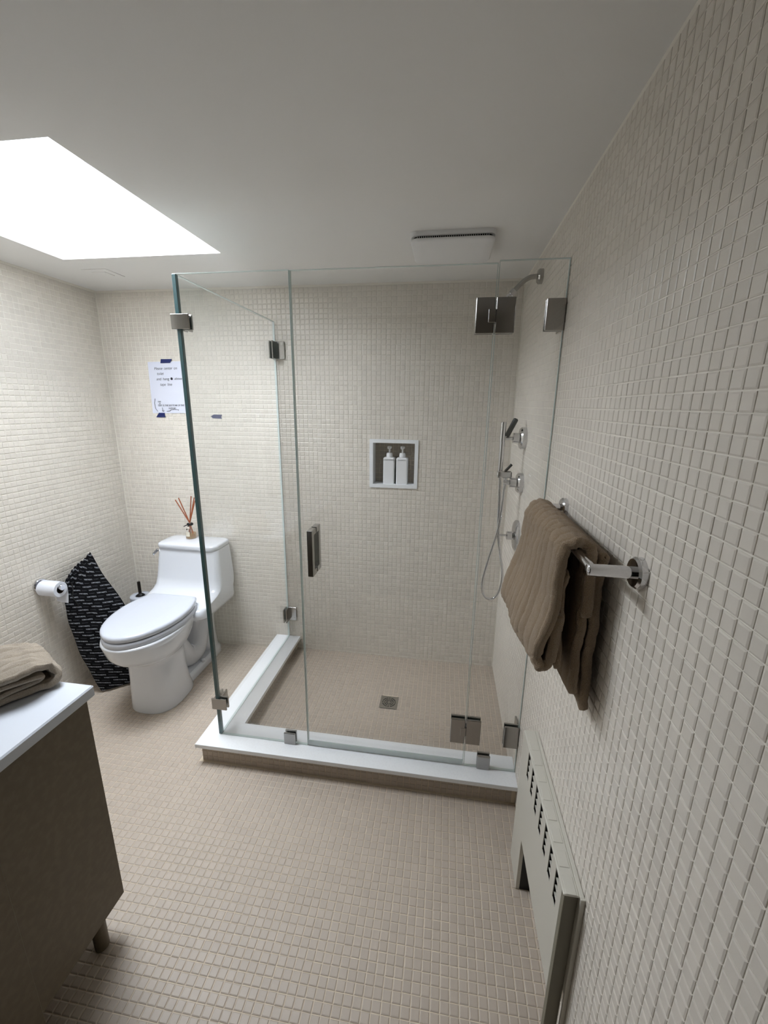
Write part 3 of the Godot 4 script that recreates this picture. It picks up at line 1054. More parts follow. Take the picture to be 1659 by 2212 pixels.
# ---------------------------------------------------------------- toilet corner
func build_toilet_corner() -> void:
	var cx := -2.05
	var t := thing("toilet", Vector3(cx, 0, 0.4), "white one-piece elongated toilet with closed lid by back wall", "toilet")
	var mb := MB.new()
	# pedestal column swelling into the bowl
	var rings := []
	for q in [[0.0, .145, .60, .167, .170, 2.7], [0.008, .147, .60, .169, .172, 2.7], [0.05, .144, .60, .168, .158, 2.7], [0.10, .140, .60, .166, .140, 2.7], [0.20, .136, .60, .162, .126, 2.7], [0.30, .135, .60, .162, .128, 2.6], [0.326, .137, .602, .164, .132, 2.5],
			[0.336, .145, .608, .178, .155, 2.3], [0.352, .158, .618, .208, .195, 2.2], [0.38, .175, .625, .242, .24, 2.15], [0.42, .190, .63, .266, .27, 2.1], [0.47, .200, .63, .280, .29, 2.1], [0.497, .205, .63, .288, .29, 2.1], [0.507, .201, .63, .284, .285, 2.1], [0.510, .19, .63, .272, .27, 2.1]]:
		rings.append(oval(cx, q[2], q[1], q[3], q[4], q[5], q[0], 48))
	mb.loft(rings)
	# deck and tank
	rings = []
	for q in [[0.425, .215, .02, .40, .05], [0.435, .236, .018, .44, .06], [0.46, .244, .016, .48, .07], [0.505, .246, .015, .49, .08], [0.522, .246, .015, .43, .08], [0.535, .246, .015, .35, .07], [0.55, .245, .015, .298, .06], [0.575, .243, .015, .262, .05], [0.62, .239, .015, .240, .042], [0.70, .231, .015, .224, .036], [0.80, .222, .015, .208, .034], [0.815, .220, .016, .206, .034]]:
		rings.append(rrect(cx - 0.012, (q[2] + q[3]) * 0.5, q[1] - 0.006, (q[3] - q[2]) * 0.5, q[4], q[0], 7))
	mb.loft(rings)
	# foot and trapway at the rear
	rings = []
	for q in [[0.0, .100, .03, .56], [0.03, .100, .03, .56], [0.042, .094, .035, .55], [0.05, .08, .05, .53]]:
		rings.append(rrect(cx, (q[2] + q[3]) * 0.5, q[1], (q[3] - q[2]) * 0.5, minf(0.09, q[1] * 0.9), q[0], 7))
	mb.loft(rings)
	mb.tube(smooth_path([Vector3(cx, 0.36, 0.52), Vector3(cx, 0.24, 0.44), Vector3(cx, 0.12, 0.36), Vector3(cx, 0.11, 0.26), Vector3(cx, 0.22, 0.20), Vector3(cx, 0.33, 0.19), Vector3(cx, 0.44, 0.20)], 5), 0.075, 20)
	mb.tube(smooth_path([Vector3(cx, 0.02, 0.11), Vector3(cx, 0.2, 0.11), Vector3(cx, 0.44, 0.10)], 5), [0.085, 0.08, 0.075, 0.07, 0.068, 0.066, 0.066, 0.067, 0.07, 0.075, 0.08], 20)
	part(t, "bowl", mb, M.porcelain)
	# floor bolt cap
	mb = MB.new()
	mb.lathe([[0.015, 0.0], [0.015, 0.012], [0.012, 0.02], [0.0, 0.023]], Vector3(cx + 0.085, 0.045, 0.30), Vector3.UP, 16)
	part(t, "bolt_cap", mb, M.porcelain)
	# tank lid
	mb = MB.new()
	rings = []
	for q in [[0.816, .222, .0], [0.820, .227, .004], [0.838, .228, .005], [0.847, .224, .001], [0.852, .213, -.010], [0.855, .18, -.045], [0.8565, .11, -.08]]:
		var hz: float = 0.100 + q[2]
		rings.append(rrect(cx - 0.014, 0.114, q[1] - 0.011, hz, minf(0.048, hz * 0.9), q[0], 8))
	mb.loft(rings)
	part(t, "tank_lid", mb, M.porcelain)
	# seat and lid
	var d_ring := func(y: float, inset: float) -> Array:
		var ring := []
		var pts := []
		for k in 33:
			var a := PI * k / 32.0
			pts.append(Vector2(cos(a) * 0.205, 0.60 + sin(a) * 0.315))
		for k in range(1, 8):
			var u := k / 8.0
			pts.append(Vector2(-0.205 + 0.045 * u * u, 0.60 - 0.195 * u))
		pts.append(Vector2(-0.150, 0.393))
		pts.append(Vector2(-0.05, 0.388))
		pts.append(Vector2(0.05, 0.388))
		pts.append(Vector2(0.150, 0.393))
		for k in range(7, 0, -1):
			var u := k / 8.0
			pts.append(Vector2(0.205 - 0.045 * u * u, 0.60 - 0.195 * u))
		for p in pts:
			var q: Vector2 = p - Vector2(0, 0.62)
			q = q * (1.0 - inset / q.length())
			ring.append(Vector3(cx + q.x, y, 0.62 + q.y))
		return ring
	mb = MB.new()
	mb.loft([d_ring.call(0.509, 0.006), d_ring.call(0.513, 0.001), d_ring.call(0.530, 0.0), d_ring.call(0.538, 0.002), d_ring.call(0.541, 0.007)])
	part(t, "seat", mb, M.plastic)
	mb = MB.new()
	mb.loft([d_ring.call(0.546, 0.010), d_ring.call(0.549, 0.003), d_ring.call(0.563, 0.0), d_ring.call(0.573, 0.002), d_ring.call(0.580, 0.009), d_ring.call(0.583, 0.025), d_ring.call(0.585, 0.10)])
	mb.box(Vector3(cx, 0.541, 0.62), Vector3(0.2, 0.012, 0.3))
	part(t, "seat_lid", mb, M.plastic)
	# flush lever on the tank's left side
	mb = MB.new()
	mb.tube([Vector3(cx - 0.222, 0.790, 0.18), Vector3(cx - 0.246, 0.790, 0.18)], 0.010, 12)
	mb.t = Transform3D(Basis(Vector3.RIGHT, 0.35), Vector3(cx - 0.246, 0.784, 0.200))
	mb.box(Vector3.ZERO, Vector3(0.013, 0.020, 0.060), 0.004)
	part(t, "flush_lever", mb, M.chrome)
	# ---- reed diffuser on the tank lid
	var dp := Vector3(-2.098, 0.8565, 0.085)
	var rd := thing("reed_diffuser", dp, "small glass reed diffuser with brown sticks on toilet tank", "reed diffuser")
	mb = MB.new()
	mb.lathe([[0.0, 0.0], [0.033, 0.0], [0.036, 0.003], [0.035, 0.045], [0.030, 0.066], [0.019, 0.082], [0.014, 0.090], [0.014, 0.108], [0.017, 0.109], [0.017, 0.113], [0.012, 0.113]], dp, Vector3.UP, 28)
	var gl := mat(Color(0.95, 0.95, 0.9, 0.08), 0.02)
	gl.transparency = BaseMaterial3D.TRANSPARENCY_ALPHA
	part(rd, "bottle", mb, gl)
	mb = MB.new()
	mb.lathe([[0.0, 0.003], [0.033, 0.003], [0.034, 0.006], [0.0335, 0.036], [0.0335, 0.036], [0.0, 0.036]], dp, Vector3.UP, 24)
	var oil := mat(Color(0.66, 0.48, 0.16, 0.6), 0.02)
	oil.transparency = BaseMaterial3D.TRANSPARENCY_ALPHA
	part(rd, "oil", mb, oil, "amber oil")
	mb = MB.new()
	var lab := []
	for k in 7:
		var a := lerpf(2.1, 1.2, k / 6.0)
		lab.append([dp + Vector3(cos(a) * 0.0362, 0.020, sin(a) * 0.0362), dp + Vector3(cos(a) * 0.0357, 0.052, sin(a) * 0.0357)])
	mb.grid(lab, false, false)
	part(rd, "label", mb, mat(Color(0.88, 0.85, 0.78), 0.7), "cream paper label")
	mb = MB.new()
	mb.lathe([[0.018, 0.092], [0.0205, 0.095], [0.0205, 0.103], [0.018, 0.106]], dp, Vector3.UP, 20)
	mb.tube([dp + Vector3(-0.012, 0.097, 0.016), dp + Vector3(-0.034, 0.086, 0.022)], 0.003, 8)
	mb.tube([dp + Vector3(0.0, 0.094, 0.019), dp + Vector3(-0.004, 0.078, 0.026), dp + Vector3(-0.008, 0.066, 0.034)], 0.003, 8)
	part(rd, "cord", mb, M.dark, "dark tied cord")
	mb = MB.new()
	mb.lathe([[0.0, -0.009], [0.006, -0.007], [0.009, 0.0], [0.006, 0.007], [0.0, 0.009]], dp + Vector3(0.002, 0.078, 0.027), Vector3.UP, 14)
	part(rd, "bead", mb, mat(Color(0.85, 0.80, 0.74), 0.4))
	for q in [[-0.082, 0.268, 0.01, 0.018], [-0.064, 0.280, 0.0, 0.015], [0.030, 0.296, 0.0, -0.008], [0.045, 0.285, -0.01, -0.014], [0.062, 0.27, 0.01, -0.02]]:
		mb = MB.new()
		mb.tube([dp + Vector3(q[3], 0.008, q[2] * -1.0), dp + Vector3(q[3] * 0.2 + q[0] * 0.06, 0.108, 0.0), dp + Vector3(q[0], q[1], q[2])], 0.0035, 8)
		part(rd, "reed", mb, M.reed)
	# ---- toilet brush
	var bp := Vector3(-2.522, 0.0, 0.125)
	var tb := thing("toilet_brush", bp, "toilet brush in a round white holder in corner behind toilet", "toilet brush")
	mb = MB.new()
	mb.lathe([[0.0, 0.0], [0.066, 0.0], [0.066, 0.0], [0.068, 0.01], [0.066, 0.395], [0.068, 0.402], [0.066, 0.410], [0.050, 0.412], [0.036, 0.411], [0.030, 0.404], [0.030, 0.36], [0.0, 0.36]], bp, Vector3.UP, 32)
	part(tb, "holder", mb, M.plastic)
	mb = MB.new()
	mb.lathe([[0.030, 0.380], [0.028, 0.412], [0.014, 0.422], [0.010, 0.425]], bp, Vector3.UP, 20)
	part(tb, "collar", mb, M.dark)
	mb = MB.new()
	mb.tube([bp + Vector3(0, 0.41, 0), bp + Vector3(0, 0.512, 0), bp + Vector3(0, 0.516, 0)], [0.0105, 0.0105, 0.008], 14)
	part(tb, "handle", mb, mat(Color(0.30, 0.29, 0.28), 0.3, 1.0))
	# ---- toilet paper
	var axis := Vector3(WX, 0.733, 0.727)
	var th := thing("toilet_paper_holder", Vector3(WX, 0.747, 0.727), "metal post toilet paper holder on left wall", "paper holder")
	mb = MB.new()
	mb.lathe([[0.040, 0.0], [0.040, 0.010], [0.040, 0.010], [0.037, 0.013], [0.037, 0.013], [0.0, 0.013]], Vector3(WX, 0.747, 0.727), Vector3.RIGHT, 32)
	part(th, "flange", mb, M.chrome)
	mb = MB.new()
	mb.tube([Vector3(WX + 0.01, 0.747, 0.727), Vector3(-2.492, 0.747, 0.727)], 0.011, 14)
	mb.lathe([[0.0, 0.0], [0.0175, 0.0], [0.0175, 0.0], [0.0175, 0.008], [0.0175, 0.008], [0.016, 0.010], [0.016, 0.010], [0.0, 0.010]], Vector3(-2.494, 0.747, 0.727), Vector3.RIGHT, 24)
	part(th, "post", mb, M.chrome)
	var tr := thing("toilet_paper_roll", axis + Vector3(0.075, 0, 0), "white toilet paper roll with loose sheet hanging on wall holder", "toilet roll")
	mb = MB.new()
	mb.lathe([[0.023, 0.019], [0.042, 0.019], [0.042, 0.019], [0.0435, 0.021], [0.0435, 0.131], [0.042, 0.133], [0.042, 0.133], [0.0235, 0.133], [0.0235, 0.133], [0.023, 0.019]], axis, Vector3.RIGHT, 40)
	part(tr, "roll", mb, M.tissue)
	mb = MB.new()
	mb.lathe([[0.0232, 0.133], [0.0215, 0.133], [0.0215, 0.133], [0.0215, 0.02], [0.0215, 0.02], [0.0232, 0.02]], axis, Vector3.RIGHT, 28)
	part(tr, "core", mb, mat(Color(0.20, 0.16, 0.12), 0.9))
	mb = MB.new()
	var sheet := []
	var back := []
	for k in 15:
		var s := k / 14.0
		var p: Vector2   # (z, y) offset from the axis
		if s < 0.4:
			var a := lerpf(PI * 0.5, PI, s / 0.4)
			p = Vector2(cos(a), sin(a)) * 0.0445
		else:
			var u := (s - 0.4) / 0.6
			p = Vector2(-0.0445 + 0.012 * u * u, -0.095 * u)
		var nx := 0.019 + 0.010 * s
		sheet.append([axis + Vector3(nx + 0.03 * s, p.y, p.x), axis + Vector3(0.080, p.y - 0.003 * s, p.x), axis + Vector3(0.133 - 0.002 * s, p.y - 0.006 * s, p.x)])
	for r in sheet:
		var q := []
		for p in r:
			q.append(p + Vector3(0, 0.0, 0.0006))
		back.append(q)
	mb.grid(sheet, false, false)
	part(tr, "loose_sheet", mb, M.tissue)
	# ---- dark drawstring bag leaning on the left wall
	build_bag()
	# ---- note and tape on the back wall
	var zt := 0.0008
	var np := thing("paper_note", Vector3(-2.215, 1.69, 0), "white handwritten paper note taped to tiled back wall above toilet", "note")
	mb = MB.new()
	var prow := []
	for j in 9:
		var row := []
		for k in 7:
			var u := k / 6.0
			var w := j / 8.0
			var curl := 0.0015 * pow(1.0 - w, 3.0) * pow(u, 2.0) + 0.001
			row.append(Vector3(lerpf(lerpf(-2.336, -2.330, w), lerpf(-2.096, -2.094, w), u), lerpf(lerpf(1.690, 1.694, u), lerpf(2.014, 2.018, u), w), zt + curl))
		prow.append(row)
	mb.grid(prow, false, false, null, 0)
	part(np, "sheet", mb, M.paper)
	var wb := Basis(Vector3.BACK, 0.02) * Basis(Vector3.RIGHT, Vector3(0.18, 1, 0), Vector3.BACK)
	var ink_z := zt + 0.0016
	for q in [["Please  center  on", -2.288, 1.972, 0.0205], ["toilet", -2.272, 1.940, 0.0205], ["and  hang", -2.280, 1.907, 0.0205], ["above", -2.152, 1.910, 0.0195], ["tape  line", -2.258, 1.873, 0.0205], ["TOP", -2.290, 1.764, 0.0125], ["of", -2.282, 1.752, 0.011], ["TAPE IS THE BOTTOM OF THE", -2.292, 1.740, 0.0145], ["SUPPORT", -2.216, 1.723, 0.0125]]:
		letters(np, "handwriting", q[0], q[3], Vector3(q[1], q[2], ink_z + (0.0015 if q[2] < 1.8 else 0.0)), wb, M.ink, "Droid Sans", false)
	mb = MB.new()
	mb.lathe([[0.0085, 0.0001], [0.008, 0.0005], [0.0, 0.0006]], Vector3(-2.172, 1.9105, ink_z), Vector3.BACK, 14)
	part(np, "scribbled_dot", mb, M.ink)
	for q in [[Vector2(-2.306, 1.785), Vector2(-2.314, 1.755), Vector2(-2.310, 1.72), Vector2(-2.296, 1.704)], [Vector2(-2.262, 1.728), Vector2(-2.257, 1.703)], [Vector2(-2.264, 1.710), Vector2(-2.257, 1.703), Vector2(-2.249, 1.709)], [Vector2(-2.232, 1.704), Vector2(-2.205, 1.708)], [Vector2(-2.205, 1.708), Vector2(-2.200, 1.715), Vector2(-2.17, 1.717), Vector2(-2.145, 1.716), Vector2(-2.148, 1.710)]]:
		var pth := []
		for p in q:
			pth.append(Vector3(p.x, p.y, ink_z + 0.002))
		var pm := MB.new()
		pm.tube(pth, 0.0011, 6)
		part(np, "pen_stroke", pm, M.ink)
	tape([Vector2(-2.238, 2.006), Vector2(-2.170, 2.008), Vector2(-2.154, 2.031), Vector2(-2.232, 2.031)], 0.0045, "blue painter's tape strip across top edge of the note")
	tape([Vector2(-2.314, 1.664), Vector2(-2.244, 1.666), Vector2(-2.250, 1.677), Vector2(-2.248, 1.6935), Vector2(-2.290, 1.694)], 0.0045, "blue painter's tape strip under bottom edge of the note")
	tape([Vector2(-1.921, 1.677), Vector2(-1.912, 1.664), Vector2(-1.845, 1.661), Vector2(-1.851, 1.673), Vector2(-1.842, 1.687), Vector2(-1.900, 1.688)], 0.0012, "lone blue tape strip on back wall seen through side glass")


func tape(pts: Array, z: float, label: String) -> void:
	var mb := MB.new()
	var a := []
	var b := []
	var c := Vector2.ZERO
	for p in pts:
		a.append(Vector3(p.x, p.y, z))
		b.append(Vector3(p.x, p.y, z - 0.0009))
		c += p
	c /= pts.size()
	mb.face(a, Vector3.BACK)
	mb.face(b, Vector3.FORWARD)
	for i in pts.size():
		var k := (i + 1) % pts.size()
		var e: Vector2 = (pts[i] + pts[k]) * 0.5 - c
		mb.face([a[i], a[k], b[k], b[i]], Vector3(e.x, e.y, 0))
	var o := MeshInstance3D.new()
	o.name = "painters_tape"
	o.position = Vector3(c.x, c.y, 0)
	o.mesh = mb.commit(o.position)
	o.material_override = M.blue_tape
	add_child(o, true)
	tag(o, label, "tape", "")


func glyph(img: Image, rows: Array, x: int, y: int, sx: int, sy: int, c: Color) -> void:
	for j in rows.size():
		for i in 5:
			if rows[j][i] == "#":
				img.fill_rect(Rect2i(x + i * sx, y + j * sy, sx, sy), c)


func bag_print() -> ImageTexture:
	var img := Image.create_empty(768, 360, false, Image.FORMAT_RGB8)
	img.fill(Color(0.045, 0.045, 0.055))
	var g := {
		"K": ["#...#", "#..#.", "#.#..", "##...", "#.#..", "#..#.", "#...#"],
		"A": [".###.", "#...#", "#...#", "#####", "#...#", "#...#", "#...#"],
		"R": ["####.", "#...#", "#...#", "####.", "#.#..", "#..#.", "#...#"],
		"T": ["#####", "..#..", "..#..", "..#..", "..#..", "..#..", "..#.."],
		"N": ["#...#", "##..#", "#.#.#", "#.#.#", "#..##", "#...#", "#...#"],
		"E": ["#####", "#....", "#....", "####.", "#....", "#....", "#####"],
		"S": [".####", "#....", "#....", ".###.", "....#", "....#", "####."],
	}
	var ink := Color(0.72, 0.73, 0.76)
	for r in 3:
		var y := 120 * r + 34
		var shift: int = [0, 290, 500][r]
		for w in 2:
			var x0 := shift - 768 * w
			var k := 0
			for ch in "KARTNERS":
				var xx := x0 + 30 + k * 48
				if xx > -50 and xx < 768:
					glyph(img, g[ch], xx, y, 8, 6, ink)
				k += 1
			img.fill_rect(Rect2i(x0 + 470, y + 18, 220, 6), Color(0.42, 0.42, 0.45))
	return ImageTexture.create_from_image(img)


func build_bag() -> void:
	var bl := Vector3(-2.44, 0.014, 0.648)
	var br := Vector3(-2.165, 0.014, 0.388)
	var tl := Vector3(-2.572, 0.730, 0.655)
	var tr := Vector3(-2.600, 0.808, 0.402)
	var bag := thing("drawstring_bag", Vector3(-2.4, 0, 0.55), "black fabric drawstring bag with white print leaning on left wall", "bag")
	var nz := FastNoiseLite.new()
	nz.seed = 9
	nz.frequency = 9.0
	var nu := 44
	var nv := 70
	var nrm := (br - bl).cross(tl - bl).normalized()
	if nrm.x < 0:
		nrm = -nrm
	var m := mat(Color.WHITE, 0.85)
	m.metallic_specular = 0.25
	m.albedo_texture = bag_print()
	m.uv1_scale = Vector3(1, 1, 1)
	m.texture_filter = BaseMaterial3D.TEXTURE_FILTER_LINEAR
	var fr := []
	var bk := []
	var uvs := []
	for j in nv + 1:
		var w := float(j) / nv
		var f := []
		var b := []
		for i in nu + 1:
			var u := float(i) / nu
			var p := bl.lerp(br, u).lerp(tl.lerp(tr, u), w)
			# outline: bulging sides, a gathered, scalloped mouth sloping up to the far corner
			var right := (br - bl).normalized()
			p += right * ((0.034 * sin(PI * w) * (1.0 - u) * -1.0) + 0.006 * sin(PI * w) * u + 0.004 * sin(w * 21.0) * (u - 0.5))
			var mouth := smoothstep(0.86, 1.0, w)
			p.y += mouth * (0.010 * absf(sin(u * 26.0)) + 0.020 * pow(u, 3.0) + 0.030 * sin(PI * minf(u * 1.3, 1.0)) * 0.6)
			p += right * mouth * 0.02 * (1.0 - u) * (1.0 - u)
			var belly := pow(sin(PI * clampf(u, 0.0, 1.0)), 0.6) * pow(sin(PI * clampf(w * 0.93 + 0.03, 0.0, 1.0)), 0.5)
			var wr := nz.get_noise_3dv(Vector3(p.x * 1.5, p.y * 0.8, p.z * 1.5)) * 0.010 + mouth * 0.010 * sin(u * 40.0) + 0.006 * sin(u * 9.0 + w * 3.0) * w
			f.append(p + nrm * (0.045 * belly + wr * belly * 1.6))
			b.append(p - nrm * (0.012 * belly))
			uvs.append(Vector2(u * 0.37 / 0.125, (1.0 - w - 0.20 * u) * 0.86 / 0.070))
		fr.append(f)
		bk.append(b)
	var mb := MB.new()
	var sgn := 1
	var test: Vector3 = (fr[0][1] - fr[0][0]).cross(fr[1][1] - fr[0][0])
	if test.dot(nrm) < 0:
		sgn = -1
	mb.grid(fr, false, false, uvs, sgn)
	part(bag, "front_cloth", mb, m, "black cloth with rows of white lettering")
	mb = MB.new()
	mb.grid(bk, false, false, uvs, -sgn)
	part(bag, "back_cloth", mb, m)
	mb = MB.new()
	var cord := []
	for i in 9:
		cord.append(fr[int(nv * lerpf(0.955, 0.76, i / 8.0))][int(nu * (0.24 + 0.02 * sin(i * 1.1)))] + nrm * 0.003)
	mb.tube(cord, 0.003, 7)
	part(bag, "drawstring", mb, M.dark)


# ---------------------------------------------------------------- right wall and ceiling things
func build_right_wall_things() -> void:
	# towel bar
	var by := 1.449
	var bxx := -0.088
	var tb := thing("towel_bar", Vector3(0, by, 1.507), "metal towel bar on right wall with two round end plates", "towel bar")
	for z in [1.236, 1.778]:
		var mb := MB.new()
		flange(mb, Vector3(0, by, z), 0.0315, 0.016)
		part(tb, "end_plate", mb, M.chrome)
		mb = MB.new()
		mb.lathe([[0.0125, 0.012], [0.0125, 0.074], [0.0125, 0.074], [0.0125, 0.097], [0.0110, 0.100], [0.0, 0.101]], Vector3(0, by, z), Vector3.LEFT, 20)
		part(tb, "post", mb, M.chrome)
	var mb2 := MB.new()
	mb2.tube([Vector3(bxx, by, 1.236), Vector3(bxx, by, 1.778)], 0.0095, 16)
	part(tb, "bar", mb2, M.chrome)
	# bath towel over the bar
	var bt := thing("bath_towel", Vector3(bxx, by, 1.47), "brown ribbed plush towel folded over the wall towel bar", "towel")
	var to := func(p: Vector2, w: float) -> Vector3: return Vector3(p.x, p.y, w)
	var th := 0.025
	var front := func(k: float) -> Array:
		# far end (k = 0) hangs further from the wall than the near end
		var bxo := lerpf(-0.172, -0.150, k)
		var yb := lerpf(1.132, 1.150, k) + 0.004 * sin(k * 7.0)
		var sway := 0.006 * sin(k * 9.0)
		var mid := lerpf(-0.138, -0.126, k)
		return smooth_path([Vector2(-0.052, 1.300), Vector2(-0.054, 1.40), Vector2(-0.060, 1.452), Vector2(-0.072, 1.467), Vector2(-0.088, 1.472), Vector2(-0.106, 1.464), Vector2(-0.117, 1.445), Vector2(-0.122 + sway * 0.4, 1.40), Vector2(mid + sway, 1.31), Vector2(bxo + sway, yb + 0.05), Vector2(bxo + 0.002 + sway, yb + 0.016), Vector2(bxo + 0.014, yb), Vector2(bxo + 0.030, yb + 0.012), Vector2(bxo + 0.036, yb + 0.05), Vector2(bxo + 0.042, yb + 0.13)], 9)
	var mb := MB.new()
	ribbon(mb, front, th, 1.262, 1.682, 190, to, 0.039, 0.0031, 0.004)
	part(bt, "front_fold", mb, M.towel)
	var lay := func(x0: float, x1: float, yt: float, yb: float, z0: float, z1: float, nm: String, tk: float):
		var pf := func(k: float) -> Array:
			var s := 0.005 * sin(k * 6.0 + x0 * 90.0)
			return smooth_path([Vector2(x0, yt), Vector2(x0 + s, lerpf(yt, yb, 0.3)), Vector2(lerpf(x0, x1, 0.6) + s, lerpf(yt, yb, 0.65)), Vector2(x1 + s, yb + 0.02 * (1.0 - k)), ], 14)
		var m2 := MB.new()
		ribbon(m2, pf, tk, z0, z1, 120, to, 0.036, 0.003, 0.006)
		part(bt, nm, m2, M.towel)
	lay.call(-0.030, -0.026, 1.440, 1.045, 1.275, 1.672, "back_fold", 0.022)
	lay.call(-0.058, -0.058, 1.395, 1.085, 1.28, 1.668, "middle_fold", 0.020)
	lay.call(-0.100, -0.092, 1.385, 1.140, 1.28, 1.652, "inner_fold", 0.020)
	# ---- radiator cover under the towel
	var rc := thing("radiator_cover", Vector3(-0.025, 0, 1.515), "low off-white metal heater cover with vent slots on right wall", "heater cover")
	var xf := -0.050
	var yt := 0.600
	var yb := 0.235
	var za := 1.242
	var zb := 1.790
	# front panel with seven columns of slots: strips between real openings
	mb = MB.new()
	var xs := xf + 0.002
	var zc := [1.351, 1.416, 1.480, 1.545, 1.608, 1.670, 1.731]
	var hw := 0.0135
	var s0 := 0.490
	var s1 := 0.592
	mb.bx(Vector3(xf, yb, za), Vector3(xs, s0, zb - 0.018))
	mb.bx(Vector3(xf, s1, za), Vector3(xs, yt - 0.004, zb - 0.018))
	var zp := za
	for c in zc:
		mb.bx(Vector3(xf, s0, zp), Vector3(xs, s1, c - hw))
		zp = c + hw
	mb.bx(Vector3(xf, s0, zp), Vector3(xs, s1, zb - 0.018))
	mb.bx(Vector3(xf, 0.0, za), Vector3(xs, yb, 1.372))
	part(rc, "front_panel", mb, M.paint)
	for c in zc:
		for q in 3:
			mb = MB.new()
			var yy := lerpf(s0, s1, (q + 1.0) / 4.0)
			mb.face([Vector3(xf + 0.001, yy + 0.004, c + hw), Vector3(xf + 0.001, yy - 0.006, c + hw), Vector3(xf + 0.003, yy - 0.010, c - hw), Vector3(xf + 0.003, yy - 0.008, c - hw)], Vector3.LEFT)
			mb.face([Vector3(xf + 0.001, yy + 0.004, c + hw), Vector3(xf + 0.010, yy + 0.004, c + hw), Vector3(xf + 0.010, yy - 0.008, c - hw), Vector3(xf + 0.003, yy - 0.008, c - hw)], Vector3.UP)
			mb.face([Vector3(xf + 0.001, yy - 0.006, c + hw), Vector3(xf + 0.010, yy - 0.006, c + hw), Vector3(xf + 0.010, yy - 0.010, c - hw), Vector3(xf + 0.003, yy - 0.010, c - hw)], Vector3.DOWN)
			part(rc, "louver", mb, M.paint)
	mb = MB.new()
	mb.bx(Vector3(xf, yt - 0.006, za), Vector3(-0.012, yt, zb - 0.004), 0.002)
	var tp := part(rc, "top_panel", mb, M.paint)
	for q in 8:
		mb = MB.new()
		var z := 1.315 + q * 0.064
		mb.bx(Vector3(xf + 0.006, yt - 0.001, z - 0.022), Vector3(-0.018, yt + 0.0014, z + 0.022), 0.001)
		part(tp, "embossed_pad", mb, M.paint)
	mb = MB.new()
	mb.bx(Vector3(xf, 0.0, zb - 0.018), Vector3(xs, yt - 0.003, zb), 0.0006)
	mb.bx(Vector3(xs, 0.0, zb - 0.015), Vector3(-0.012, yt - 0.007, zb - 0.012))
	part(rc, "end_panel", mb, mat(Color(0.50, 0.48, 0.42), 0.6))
	mb = MB.new()
	mb.bx(Vector3(xs, 0.0, za), Vector3(-0.012, yt - 0.004, za + 0.003))
	part(rc, "end_panel", mb, M.paint)
	mb = MB.new()
	mb.bx(Vector3(xs, 0.0, 1.30), Vector3(-0.037, yb + 0.10, 1.3715))
	part(rc, "leg", mb, M.paint)
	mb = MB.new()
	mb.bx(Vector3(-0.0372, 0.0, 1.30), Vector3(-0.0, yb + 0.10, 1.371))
	part(rc, "shade_block", mb, M.dark)  # black block painting the shade inside the cover's far end
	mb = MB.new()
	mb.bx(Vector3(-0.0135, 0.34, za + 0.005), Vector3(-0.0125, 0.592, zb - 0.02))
	part(rc, "shade_sheet", mb, M.dark)  # black sheet added as painted shade behind the slots
	mb = MB.new()
	mb.bx(Vector3(-0.012, yb + 0.02, za), Vector3(-0.001, yt, zb - 0.002), 0.001)
	part(rc, "back_plate", mb, M.paint)
	mb = MB.new()
	mb.bx(Vector3(-0.012, 0.0, zb - 0.002), Vector3(0.0, yt + 0.001, zb + 0.004), 0.001)
	part(rc, "edge_trim", mb, M.paint)
	mb = MB.new()
	for k in 60:
		mb.bx(Vector3(-0.038, 0.36, 1.39 + k * 0.006), Vector3(-0.014, 0.585, 1.3912 + k * 0.006))
	mb.tube([Vector3(-0.026, 0.42, 1.376), Vector3(-0.026, 0.42, 1.750)], 0.009, 10)
	part(rc, "heating_fins", mb, mat(Color(0.05, 0.05, 0.05), 0.5)).set_meta("kind", "stuff")
	# ---- ceiling fan cover
	var fan := thing("exhaust_fan", Vector3(-0.40, HC, 0.56), "white square ceiling exhaust fan cover above shower", "exhaust fan")
	var fx := -0.402
	var fz := 0.555
	mb = MB.new()
	mb.loft([rrect(fx, fz, 0.172, 0.15, 0.03, HC - 0.0, 6), rrect(fx, fz, 0.172, 0.15, 0.03, HC - 0.012, 6), rrect(fx, fz, 0.168, 0.146, 0.03, HC - 0.016, 6)])
	part(fan, "housing", mb, M.white)
	mb = MB.new()
	mb.loft([rrect(fx, fz, 0.160, 0.138, 0.03, HC - 0.015, 6), rrect(fx, fz, 0.160, 0.138, 0.03, HC - 0.026, 6)])
	part(fan, "gap_shade", mb, M.dark)  # solid black block, painted shade between housing and cover
	mb = MB.new()
	mb.loft([rrect(fx, fz, 0.164, 0.142, 0.03, HC - 0.024, 6), rrect(fx, fz, 0.169, 0.147, 0.032, HC - 0.025, 6), rrect(fx, fz, 0.170, 0.148, 0.032, HC - 0.029, 6), rrect(fx, fz, 0.164, 0.142, 0.03, HC - 0.036, 6), rrect(fx, fz, 0.13, 0.11, 0.03, HC - 0.038, 6)])
	part(fan, "cover", mb, M.white)
	for k in 34:
		mb = MB.new()
		mb.box(Vector3(fx - 0.142 + k * 0.0086, HC - 0.020, fz + 0.139), Vector3(0.002, 0.009, 0.006))
		part(fan, "slot_bar", mb, M.white)
	# ---- flat square panel in the ceiling corner
	var cp := thing("ceiling_panel", Vector3(-2.28, HC, 0.335), "faint flush white square panel in ceiling beside the skylight", "access panel")
	mb = MB.new()
	mb.bx(Vector3(-2.352, HC - 0.004, 0.264), Vector3(-2.206, HC, 0.406), 0.002)
	part(cp, "frame", mb, M.ceil)
	mb = MB.new()
	mb.bx(Vector3(-2.318, HC - 0.0075, 0.30), Vector3(-2.240, HC - 0.003, 0.372), 0.0015)
	part(cp, "insert", mb, M.ceil)


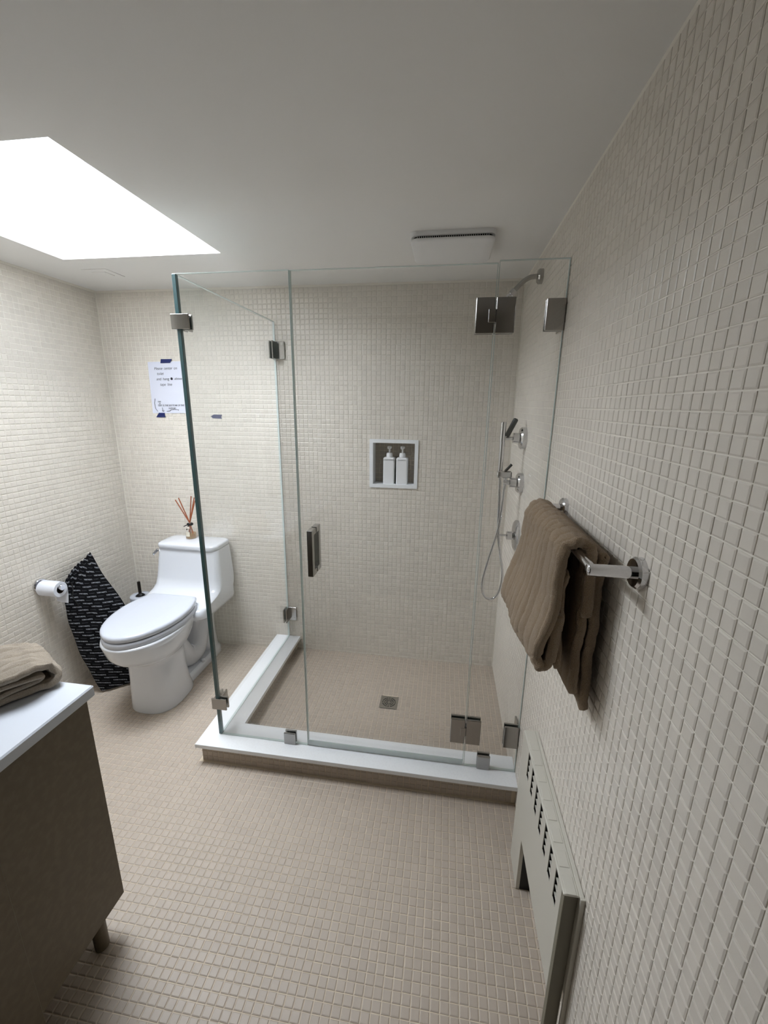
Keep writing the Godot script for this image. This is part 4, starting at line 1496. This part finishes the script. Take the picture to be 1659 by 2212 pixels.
# ---------------------------------------------------------------- vanity
func build_vanity() -> void:
	var zb := 1.690
	var ze := 2.78
	var xw := -1.958
	var v := thing("vanity_cabinet", Vector3(-1.68, 0, 2.27), "dark taupe flat-front vanity cabinet on short round legs", "vanity")
	var mb := MB.new()
	mb.bx(Vector3(xw, 0.150, zb), Vector3(XV - 0.020, 0.918, ze), 0.001)
	part(v, "body", mb, M.cabinet)
	var doors := [[zb, 1.9885, 0.145, XV], [1.990, 2.42, 0.105, XV + 0.008], [2.424, ze, 0.105, XV + 0.008]]
	for q in doors:
		mb = MB.new()
		mb.bx(Vector3(XV - 0.019, q[2], q[0]), Vector3(q[3], 0.914, q[1]), 0.0022)
		part(v, "door", mb, M.cabinet)
	for p in [Vector3(XV - 0.045, 0, 1.762), Vector3(xw + 0.06, 0, 1.762), Vector3(XV - 0.045, 0, ze - 0.07), Vector3(xw + 0.06, 0, ze - 0.07)]:
		mb = MB.new()
		mb.lathe([[0.0, 0.0], [0.019, 0.0], [0.021, 0.003], [0.022, 0.150], [0.022, 0.150], [0.0, 0.150]], p, Vector3.UP, 20)
		part(v, "leg", mb, M.cabinet)
	var c := thing("countertop", Vector3(-1.67, 0.9185, 2.27), "white stone countertop on the dark vanity cabinet", "countertop")
	mb = MB.new()
	mb.bx(Vector3(xw, 0.9185, zb - 0.012), Vector3(XV + 0.020, 0.954, ze + 0.01), 0.004)
	part(c, "slab", mb, M.counter)
	# folded towel on the counter
	var org := Vector3(-1.477, 0.957, 1.700)
	var ft := thing("folded_towel", Vector3(-1.6, 0.954, 1.8), "folded light brown plush towel lying on white countertop", "towel")
	var a := Vector3(-0.47, 0, 0.88).normalized()
	var b := Vector3(-0.88, 0, -0.47).normalized()
	var to := func(p: Vector2, w: float) -> Vector3: return org + a * p.x + Vector3.UP * p.y + b * w
	var outer := func(k: float) -> Array:
		var h := 0.070 - 0.006 * k
		return smooth_path([Vector2(0.30, 0.012), Vector2(0.2, 0.011), Vector2(0.10, 0.012), Vector2(0.04, 0.012), Vector2(0.006, 0.018), Vector2(-0.006, 0.036), Vector2(0.004, 0.056), Vector2(0.032, h + 0.002), Vector2(0.075, h + 0.008), Vector2(0.12, h + 0.006), Vector2(0.17, h + 0.012 + 0.004 * sin(k * 5.0)), Vector2(0.30, h + 0.006)], 5)
	mb = MB.new()
	ribbon(mb, outer, 0.022, 0.0, 0.21, 90, to, 0.03, 0.0022, 0.008, 0.009)
	part(ft, "outer_fold", mb, M.towel_pale)
	var inner := func(k: float) -> Array:
		return smooth_path([Vector2(0.30, 0.031), Vector2(0.2, 0.030), Vector2(0.10, 0.030), Vector2(0.045, 0.031), Vector2(0.030, 0.039), Vector2(0.042, 0.047), Vector2(0.09, 0.050), Vector2(0.15, 0.052), Vector2(0.22, 0.053), Vector2(0.30, 0.052)], 4)
	mb = MB.new()
	ribbon(mb, inner, 0.015, 0.004, 0.205, 90, to, 0.03, 0.0012, 0.006, 0.004)
	part(ft, "inner_fold", mb, M.towel_pale)
